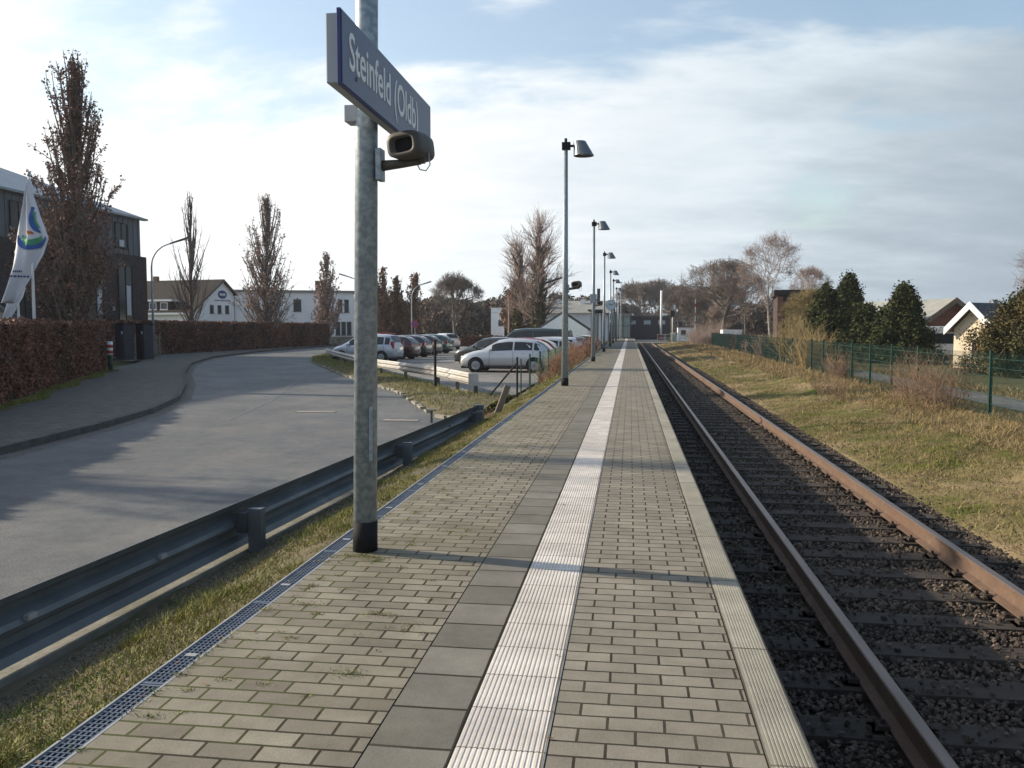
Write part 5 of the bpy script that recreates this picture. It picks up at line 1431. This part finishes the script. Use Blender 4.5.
def car(kind, name, color, label, loc, heading, group='cars in the car park', rim='rim', wheelx=None):
    t = thing('parked_car', label, 'car', loc, heading, group)
    st = PROF[kind]; cm_ = car_mat(name, color)
    def sect(s, off=0.0):
        x, zb, zl, zt, wb, wt = s
        low = wb * .97; cabin = zt - zl > .14
        zr = zt - min(.07, (zt - zl) * .35)
        return [(x, 0, zb), (x, low * .8, zb), (x, low, zb + .10), (x, wb, (zb * .5 + zl * .5)), (x, wb * .975, zl - .06), (x, wb * .95, zl), (x, wt + (.02 if cabin else 0), zr), (x, wt * .82, zt - .005), (x, wt * .4, zt + .02), (x, 0, zt + .028)]
    rows = [sect(s) for s in st]; n = len(rows[0])
    V = []; F_ = []
    for r in rows:
        V += r
    def idx(i, k): return i * n + k
    for i in range(len(rows) - 1):
        for k in range(n - 1): F_.append((idx(i, k), idx(i + 1, k), idx(i + 1, k + 1), idx(i, k + 1)))
    o2 = len(V); V += [(x, -y, z) for x, y, z in V[:o2]]
    F_ += [tuple(o2 + a for a in reversed(f_)) for f_ in F_[:]]
    F_ += [tuple(range(n)) + tuple(o2 + k for k in reversed(range(1, n - 1))), tuple(reversed([idx(len(rows) - 1, k) for k in range(n)])) + tuple(o2 + idx(len(rows) - 1, k) for k in range(1, n - 1))]
    me = mesh('body', V, F_, cm_, True)
    bm = bmesh.new(); bm.from_mesh(me); bmesh.ops.remove_doubles(bm, verts=bm.verts, dist=1e-5); bmesh.ops.recalc_face_normals(bm, faces=bm.faces); bm.to_mesh(me); bm.free()
    body = obj('body', me, t)
    # glass follows the loft surface, 5 mm proud
    xs_ = [s[0] for s in st]
    def at(x, comp): return float(np.interp(x, xs_, [s[comp] for s in st]))
    def side(x, v_):       # v 0 belt .. 1 under the roof edge
        zb, zl, zt, wb, wt = (at(x, c) for c in (1, 2, 3, 4, 5))
        zr = zt - min(.07, (zt - zl) * .35)
        y = wb * .95 + (wt + .02 - wb * .95) * v_; z = zl + (zr - zl) * v_
        return Vector((x, y + .007, z + .002))
    cab = [s for s in st if s[3] - s[2] > .30]
    xr, xf = cab[0][0], cab[-1][0]
    ws = [s for s in st if s[0] > 0]                       # windscreen base: first forward station without cabin
    xb = next(s[0] for s in ws if s[3] - s[2] < .14)
    xt = max(s[0] for s in st if s[3] > max(q[3] for q in st) - .10)
    x_r0 = xr + .10; x_f1 = xf + .30 * (xb - xf)
    cuts = [x_r0, x_r0 + (x_f1 - x_r0) * .14, x_r0 + (x_f1 - x_r0) * .54, x_f1]
    for sgn in (1, -1):
        for a, b in zip(cuts[:-1], cuts[1:]):
            a += .035; b -= .035; Vv = []; N_ = 6
            for j in range(N_ + 1):
                x = a + (b - a) * j / N_
                hgt = at(x, 3) - at(x, 2)
                top_ = .90
                for v_ in (.10, top_):
                    p = side(x, v_); Vv.append((p.x, p.y * sgn, p.z))
            obj('side_window', mesh('side_window', Vv, [(2 * j, 2 * j + 1, 2 * j + 3, 2 * j + 2) for j in range(N_)], 'glass'), t)
    def topglass(nm, x0, x1, wf=.86):
        Vv = []; N_ = 7
        for j in range(N_ + 1):
            x = x0 + (x1 - x0) * j / N_; w = at(x, 5); z = at(x, 3)
            for u in (-1, -.5, 0, .5, 1): Vv.append((x + (.012 if x > 0 else -.012), u * w * wf, z + .03 - abs(u) * .022 + .008))
        obj(nm, mesh(nm, Vv, [(5 * j + k, 5 * j + k + 1, 5 * j + k + 6, 5 * j + k + 5) for j in range(N_) for k in range(4)], 'glass', True), t)
    topglass('windscreen', xt - .02, xb - .04)
    rear = [s for s in st if s[0] < -1]; x_rt = next(s[0] for s in rear if s[3] > max(q[3] for q in st) - .12)
    topglass('rear_window', st[1][0] + .02, x_rt - .02)
    for sx_ in (cuts[1], cuts[2], cuts[3] + .06):
        for sgn in (1, -1):
            q0, q1, q2, q3 = (sect([at(sx_, c) if c else sx_ for c in range(6)])[k] for k in (2, 3, 4, 5))
            Vv = []
            for p in (q0, q1, q2, q3): Vv += [(p[0] - .008, (p[1] + .004) * sgn, p[2]), (p[0] + .008, (p[1] + .004) * sgn, p[2])]
            obj('door_seam', mesh('door_seam', Vv, [(0, 1, 3, 2), (2, 3, 5, 4), (4, 5, 7, 6)], 'trim'), t)
    L_ = st[-1][0] - st[0][0]; wx = wheelx or (st[-1][0] - .80, st[0][0] + .74)
    rw = .315 if kind != 'van' else .34
    for x in wx:
        for s_ in (-1, 1):
            yb = at(x, 4) * s_
            a_ = MB(); a_.tube([(x, yb * .9, rw + .02), (x, yb + .012 * s_, rw + .02)], rw + .055, 22); a_.build('wheel_arch', 'dark', t)
            wv = MB(); wv.tube([(x, yb * .92, rw), (x, yb + .017 * s_, rw), (x, yb + .028 * s_, rw)], [rw, rw, rw - .03], 22)
            wo_ = wv.build('wheel', 'tyre', t)
            rm = MB(); rm.tube([(x, yb + .024 * s_, rw), (x, yb + .034 * s_, rw)], [rw * .66, rw * .60], 18)
            for k in range(7):
                a = 2 * math.pi * k / 7
                rm.tube([(x, yb + .036 * s_, rw), (x + rw * .6 * math.cos(a), yb + .036 * s_, rw + rw * .6 * math.sin(a))], .018, 4)
            rm.build('hubcap', rim, wo_)
            hl = MB(); hl.tube([(x + .15, yb + .0355 * s_, rw), (x + .151, yb + .037 * s_, rw)], .001, 3)
    for s_ in (-1, 1):
        xn = st[-3][0]; hl = MB(); y0 = at(xn, 4) * .93
        hl.add([(xn + .03, s_ * y0, .62), (st[-2][0] + .015, s_ * y0 * .72, .58), (st[-2][0] - .02, s_ * y0 * .70, .70), (xn - .12, s_ * (y0 * .99), .78), (xn - .16, s_ * (y0 + .055), .70)],
               [(0, 1, 2, 3, 4)]); hl.build('headlight', 'headlight', t)
        z0 = .80 if kind != 'van' else .9; xr_ = st[1][0]
        MB().box(xr_ - .045, xr_ + .12, min(s_ * .60, s_ * .80), max(s_ * .60, s_ * .80), z0, z0 + (.22 if kind in ('hatch', 'estate') else .42)).build('taillight', 'taillight', t, bevel=.02)
        MB().cbox((xf - .02 + .25, s_ * (at(xf, 4) * .95 + .10), at(xf, 2) + .06), (.10, .17, .12)).build('mirror', cm_, t, bevel=.025)
        MB().box(-1.2, 1.2, *(sorted((s_ * .885, s_ * .893))), .26, .30).build('sill_trim', 'trim', t)
        for dx in (.15, -.85):
            MB().cbox((dx, s_ * (at(dx, 4) * .975 + .012), at(dx, 2) - .10), (.16, .02, .025)).build('door_handle', cm_, t)
    MB().box(st[-1][0] - .01, st[-1][0] + .012, -.26, .26, .40, .50).build('number_plate', 'white', t); MB().box(st[0][0] - .014, st[0][0] + .012, -.26, .26, .60, .71).build('number_plate', 'white', t)
    MB().box(st[-2][0] - .03, st[-1][0] + .004, -.45, .45, .31, .385).build('grille', 'trim', t)
    MB().box(st[0][0] + .02, st[-1][0] - .05, -.62, .62, .17, .26).build('underbody', 'dark', t)
    return t


G0 = ROADZ + .004
car('mpv', 'silver blue', (.46, .50, .56), 'light silver people carrier partly hidden by the thick pole', (-15.5, 48.4, G0), R(172))
rowc = [('hatch', 'deep maroon', (.05, .02, .03), 'dark maroon car directly right of the light people carrier', -15.7, 53.2), ('hatch', 'dark navy', (.025, .03, .05), 'dark navy car, second in the row behind the people carrier', -15.7, 56.6),
        ('hatch', 'near black', (.035, .045, .05), 'near-black car, third in the row behind the people carrier', -15.9, 60.6), ('hatch', 'teal', (.03, .085, .09), 'dark teal car at the right end of the dark row', -16.1, 65.5)]
for k, nm, colr, lb_, x, y in rowc: car(k, nm, colr, lb_, (x, y, G0), R(171), rim='chan')
car('estate', 'white silver', (.62, .62, .62), 'bright silver estate car seen from behind at the far end of the dark row', (-17.8, 79.0, G0), R(128))
car('hatch', 'red', (.30, .02, .03), 'red car behind the left street lamp row, mostly hidden', (-26.2, 86.5, G0), R(200))
car('hatch', 'light silver', (.50, .52, .55), 'light silver hatchback in front, seen side-on, beside the green fence', (-5.55, 38.2, G0), R(177))
car('hatch', 'graphite', (.03, .04, .045), 'dark car whose windscreen shows behind the light silver hatchback bonnet', (-7.4, 45.2, G0), R(160))
car('hatch', 'bright red', (.36, .03, .035), 'car with a bright red roof directly behind the silver hatchback', (-5.6, 41.6, G0), R(176))
car('van', 'dark green', (.03, .055, .055), 'tall dark green van behind the red-roofed car', (-5.9, 50.6, G0), R(175))
car('hatch', 'silver', (.52, .54, .58), 'silver hatchback whose tail shows right behind the front silver hatchback', (-4.95, 44.4, G0), R(178))
car('estate', 'white', (.66, .66, .66), 'white estate car fourth from the front in the row by the fence', (-4.9, 47.5, G0), R(178))
car('hatch', 'blue grey', (.20, .24, .30), 'blue-grey hatchback between the white estate and the far black car', (-4.5, 53.6, G0), R(178))
car('hatch', 'black', (.025, .025, .03), 'black car next to last in the row by the fence', (-4.2, 57.0, G0), R(178))
car('estate', 'pale', (.60, .60, .58), 'pale car last in the row, below the gabled hall', (-4.4, 60.4, G0), R(178))

# ------------------------------------------------------------------ OTHER VEGETATION
bare_tree('bare_oak', 'bare wide-crowned oak behind the bright silver estate car', (-24.9, 119, -.6), 9.8, 1.05, .16, 5, levels=4, tw=.035, r0=.34)


def pollard(label, loc, H, seed, lean=0):
    rng = random.Random(seed); ar = np.random.default_rng(seed)
    t = thing('pollarded_tree', label, 'tree', loc, 0, 'tall cut-back trees by the car park')
    tm, cm = MB(), MB(); Q = []
    pts, rad, _ = branch(tm, Vector((0, 0, 0)), Vector((lean, 0, 1)), H * .84, H * .042, 9, .012, rng, .05, 10, .5)
    for i in range(46):
        f = .22 + .78 * (i + rng.random()) / 46; k = min(8, int(f * 9)); q = pts[k].lerp(pts[k + 1], f * 9 - k)
        th = rng.uniform(0, 6.28); a = R(rng.uniform(40, 80)) if f < .9 else R(rng.uniform(5, 50))
        d = Vector((math.cos(th) * math.sin(a), math.sin(th) * math.sin(a), math.cos(a)))
        ln = H * rng.uniform(.06, .15) * (1.25 - .6 * f); big = rng.random() < .3
        bp_, _, dd = branch(tm, q, d, ln * (1.6 if big else .8), H * (.011 if big else .006), 3, .12, rng, .12, 5, .6)
        for _ in range(15):
            kk = rng.randint(1, 3); a2 = R(rng.uniform(5, 55)); nd = dd * math.cos(a2) + perp(dd, rng) * math.sin(a2)
            sp2, _, _ = branch(cm, bp_[kk], nd, H * rng.uniform(.10, .22), .020, 3, .1, rng, .12, 3, .4)
            for _ in range(3):
                a3 = R(rng.uniform(15, 50)); b0 = (sp2[2] - sp2[1]).normalized(); n3 = b0 * math.cos(a3) + perp(b0, rng) * math.sin(a3)
                branch(cm, sp2[rng.randint(1, 2)], n3, H * rng.uniform(.02, .06), .011, 2, .1, rng, .1, 3, .5)
    for j in range(2600):
        f = rng.random() ** 1.3 * .75; k = min(8, int(f * 9)); q = pts[k].lerp(pts[k + 1], f * 9 - k); r_ = rad[k] + .03 + abs(rng.gauss(0, .13)); th = rng.uniform(0, 6.28)
        Q.append((q.x + r_ * math.cos(th), q.y + r_ * math.sin(th), q.z))
    tm.build('trunk', 'bark', t); cm.build('crown', 'twig_red', t); quads('ivy', np.array(Q), .13, 'ivy', t, rng=ar)
    return t


pollard('left of two tall cut-back trees with ivy on its trunk behind the parked cars', (-10.6, 80, -.6), 10.6, 3)
pollard('right and taller one of two tall cut-back trees behind the parked cars', (-8.2, 76, -.6), 12.2, 9)
fastigiate('brown_leaved_tree', 'small tree with orange-brown leaves left of the two cut-back trees', (-12.2, 87, -.6), 6.8, 4.2, 71, 'leaf_brown', nb=80, dens=.8, lsize=.16, low=.2, leafn=12)
bt_ = thing('slender_tree', 'slender pale trunk between the brown tree and the cut-back trees', 'tree', (-11.0, 76, -.6)); MB().tube([(0, 0, 0), (.05, 0, 2.5), (0, 0, 5.2)], [.09, .07, .03], 8).build('trunk', 'birch', bt_)
tw_ = MB()
for k in range(14): branch(tw_, Vector((0, 0, 2.6 + k * .18)), Vector((rnd.gauss(0, 1), rnd.gauss(0, 1), 1.4)), .9, .012, 3, .1, rnd, .1, 3)
tw_.build('crown', 'twig_red', bt_)

# right-hand trees
bare_tree('bare_oak', 'large bare oak with spreading crown right of the crossing', (11.9, 113.5, -.6), 10.9, 1.3, .24, 15, levels=4, tw=.028, r0=.42)
bare_tree('birch', 'tall birch with pale trunk and fine reddish twigs', (15.7, 98, -.6), 12.6, .75, .45, 25, bark='birch', twig='twig_red', levels=4, tw=.016, r0=.14, droop=.04)
bare_tree('birch', 'shorter pale birch just right of the tall one', (18.6, 92, -.6), 8.4, .7, .4, 27, bark='birch', twig='twig_red', levels=4, tw=.014, r0=.10, droop=.03)
bare_tree('small_bare_tree', 'slim reddish bare tree between the oak and the tall birch', (14.2, 108, -.6), 9.0, .8, .3, 28, twig='twig_red', levels=4, tw=.016, r0=.14)
bare_tree('small_bare_tree', 'dense bare tree left of the large oak', (9.7, 128, -.6), 7.6, .9, .2, 29, levels=4, tw=.03, r0=.2, twig='twig')
bare_tree('small_bare_tree', 'low bare tree under the right side of the large oak', (12.6, 122, -.6), 5.6, 1.0, .15, 31, levels=4, tw=.03, r0=.14, twig='twig_red')
bare_tree('willow', 'yellow-twigged willow in front of the long dark brick house', (12.6, 62, -.6), 4.8, 1.0, .12, 33, bark='willow', twig='willow', levels=4, tw=.018, r0=.14)
bare_tree('willow', 'second lighter yellow-twigged shrub left of the conifers', (13.6, 70, -.6), 4.6, 1.0, .12, 34, bark='willow', twig='willow', levels=4, tw=.018, r0=.12)
bare_tree('bare_tree', 'bare tree reaching in from the right edge above the olive conifer', (30.8, 64, -.6), 8.6, 1.2, .2, 35, twig='twig_red', levels=4, tw=.015)

conifer('conifer', 'tall dark conifer, left of the pair of tall ones behind the fence', (12.9, 58.5, -.6), 5.0, 2.1, 1, nclump=90, group='conifers behind the green fence', blunt=.45)
conifer('conifer', 'tall dark conifer, right of the pair of tall ones behind the fence', (14.2, 58.0, -.6), 5.6, 2.7, 2, nclump=170, group='conifers behind the green fence')
conifer('conifer', 'low dark conifer between the tall pair and the pointed one', (14.0, 52.8, -.6), 3.4, 1.7, 3, nclump=120, group='conifers behind the green fence')
conifer('conifer', 'smaller rounded conifer attached left of the pointed dark one', (14.6, 51.2, -.6), 3.1, 1.7, 6, nclump=110, group='conifers behind the green fence')
conifer('conifer', 'single pointed dark conifer left of the brick house', (15.3, 50.2, -.6), 4.4, 2.4, 4, nclump=260, group='conifers behind the green fence', blunt=.8)
conifer('conifer', 'broad olive brown conifer covering part of the pale house at the right edge', (16.9, 38.0, -.6), 3.75, 4.0, 5, 'conifer2', nclump=420, group='conifers behind the green fence', blunt=.55, per=300, size=.06)
conifer('conifer', 'broad low conifer behind the willow', (15.8, 68, -.6), 4.6, 3.4, 7, nclump=150, group='conifers behind the green fence', blunt=.9)


def thicket(label, P, h, m, seed, spread=.5, n=60, r=.006, name='bramble_bush', group='scrub bushes', cat='bush'):
    rng = random.Random(seed); t = MB()
    for i in range(n):
        a = rng.uniform(0, 6.28); rr = spread * math.sqrt(rng.random())
        p = Vector((rr * math.cos(a), rr * math.sin(a), 0))
        pts, rad, dd = branch(t, p, Vector((rng.gauss(0, .3), rng.gauss(0, .3), 1)), h * rng.uniform(.5, 1.05), r, 4, .12, rng, -.02, 3, .5)
        for j in range(6):
            k = rng.randint(1, 3); branch(t, pts[k], Vector((rng.gauss(0, .6), rng.gauss(0, .6), .8)), h * rng.uniform(.15, .4), r * .7, 2, .15, rng, 0, 3, .5)
    o = t.build(name, m, label=label, cat=cat, group=group); o.location = P
    return o


thicket('thin bare scrub growing against the fence in front of the right-hand path', (7.35, 21.6, -.62), 1.6, 'scrub', 2, .75, 90, .005)
thicket('second clump of bare scrub just left of the wire gap at the fence', (7.45, 23.2, -.62), 1.3, 'scrub', 12, .6, 60, .005)
thicket('small reddish shoots on the grass in front of the fence', (5.6, 24.5, -.6), .8, 'scrub', 3, .35, 40, .005)
thicket('tall pale reeds and twigs at the fence below the willow', (8.3, 41, -.6), 2.0, 'straw', 4, .7, 120, .008)
thicket('taller twiggy scrub at the fence left of the tall conifers', (8.9, 47, -.6), 2.8, 'willow', 5, .8, 120, .009)
thicket('bare scrub at the fence below the pointed conifer', (7.9, 33, -.6), 1.3, 'scrub', 6, .6, 80, .006)
for i, (x, y, h) in enumerate([(9.2, 56, 1.7), (9.4, 64, 1.5), (9.6, 72, 1.8), (8.0, 98, 2.0), (8.4, 104, 2.6), (10.4, 110, 3.0)]):
    thicket(['low reddish scrub nearest along the far fence', 'second patch of scrub along the far fence', 'third patch of scrub along the far fence', 'scrub left of the fence end', 'taller scrub past the fence end', 'tall scrub below the large bare oak'][i],
            (x, y, -.6), h, 'twig_red' if i % 2 else 'twig', 40 + i, 1.0 + .1 * i, 150, .012)
for i, (x, y, h) in enumerate([(-2.55, 27.5, .6), (-2.6, 31, .8), (-2.6, 34.5, .9), (-2.65, 38.5, 1.0), (-2.6, 43, 1.1), (-2.6, 48, 1.2), (-2.7, 53, 1.3)]):
    thicket(['first and smallest', 'second', 'third', 'fourth', 'fifth', 'sixth', 'farthest'][i] + ' rusty bramble clump from the camera along the green fence', (x, y, -.6), h + .35, 'bramble', 60 + i, .42, 90, .008, group='brambles along the platform fence')
thicket('small weedy clump at the end of the dark guard rail', (-2.95, 16.3, -.62), .45, 'bramble', 77, .35, 60, .005)


# far-off woods: irregular bands of crowns built from twig and leaf clumps
def wood(name, label, x0, x1, y0, y1, n, hmin, hmax, m, seed, size=.8, per=200, cw_=3.2, base_m='hill'):
    ar = np.random.default_rng(seed); P = []; tr_ = MB()
    for i in range(n):
        x = x0 + (x1 - x0) * (i + ar.random()) / n; y = y0 + (y1 - y0) * ar.random(); h = hmin + (hmax - hmin) * ar.random() ** 1.2
        c = np.array([x, y, -.6 + h * .56]); q = ar.normal(size=(per, 3)); q /= np.linalg.norm(q, axis=1)[:, None]
        q *= (ar.random(per) ** .38)[:, None]; q *= (cw_ * (.7 + .6 * ar.random()), cw_, h * .46); P.append(q + c)
        tr_.tube([(x, y, -.7), (x, y, -.6 + h * .8)], [.25, .08], 5, cap=False)
    o = quads(name, np.concatenate(P), size, m, rng=ar, aspect=2.4, kind='stuff', label=label, cat='wood')
    tr_.build(name + '_trunks', 'bark', o)
    return o


M['wood_grey'] = mat('far bare wood', (.15, .13, .12), (.12, .105, .095), scale=.25, rough=1, island=.3, spec=.05)
M['wood_brown'] = mat('far brown wood', (.17, .13, .105), (.13, .10, .085), scale=.25, rough=1, island=.3, spec=.05)
M['wood_green'] = mat('far pine wood', (.075, .085, .055), (.11, .10, .075), scale=.25, rough=1, island=.3, spec=.05)
wood('distant_woodland', 'far pine and bare woodland behind the car park', -62, -9, 150, 185, 60, 5.5, 9.0, 'wood_green', 1, .34, 1900, 3.0)
wood('distant_woodland', 'grey-brown bare wood closing the view behind the cut-back trees', -34, -2, 128, 150, 34, 4, 7.0, 'wood_brown', 2, .28, 2200, 2.6)
wood('distant_woodland', 'far grey wood low on the horizon straight ahead', -16, 26, 262, 290, 30, 5, 8.0, 'wood_grey', 3, .45, 1100, 4)
wood('distant_woodland', 'brown wood behind the large bare oak and the birch', 14, 48, 140, 165, 40, 4, 7.0, 'wood_brown', 4, .28, 1800, 2.8)
wood('distant_woodland', 'far wood line behind the houses on the right', 40, 150, 170, 230, 60, 5, 7.5, 'wood_grey', 5, .5, 400, 5)
wood('distant_woodland', 'far wood line behind the white buildings on the left', -190, -92, 190, 230, 50, 8, 13, 'wood_green', 6, .8, 400, 5)
for i, (x, y, H, sp, l) in enumerate([(2.2, 222, 14.0, 1.3, 'left one of the bare round-crowned trees closing the track view'), (7.4, 226, 14.4, 1.3, 'middle one of the bare round-crowned trees closing the track view'), (12.4, 218, 12.6, 1.3, 'right one of the bare round-crowned trees closing the track view'),
                                      (-1.6, 212, 8.0, 1.5, 'lowest bare round-crowned tree, left of the others at the track end')]):
    bare_tree('round_bare_tree', l, (x, y, -.6), H, sp, .10, 80 + i, levels=4, tw=.07, r0=.35, group='round bare trees far beyond the track', twig='twig')
for i, (x, y, H) in enumerate([(14.5, 168, 10.2), (10.6, 160, 9.2), (18.0, 172, 10.5)]):
    bare_tree('far_bare_tree', ['bare tree behind the signal and the crossing', 'bare tree just left behind the signals', 'bare tree in the gap left of the large oak'][i], (x, y, -.6), H, 1.3, .10, 90 + i, levels=4, tw=.05, r0=.25, group='bare trees beyond the crossing', twig='twig')


# ------------------------------------------------------------------ HAZE
hm = bpy.data.materials.new('haze'); hm.use_nodes = True
hm.node_tree.nodes.clear()
ho_ = hm.node_tree.nodes.new('ShaderNodeOutputMaterial'); hv = hm.node_tree.nodes.new('ShaderNodeVolumePrincipled')
hv.inputs['Color'].default_value = (.86, .91, 1.0, 1); hv.inputs['Density'].default_value = .0003; hv.inputs['Anisotropy'].default_value = .25
hm.node_tree.links.new(hv.outputs[0], ho_.inputs['Volume'])
M['haze'] = hm
MB().box(-450, 450, -80, 500, -2.2, 40).build('haze', 'haze', kind='stuff')
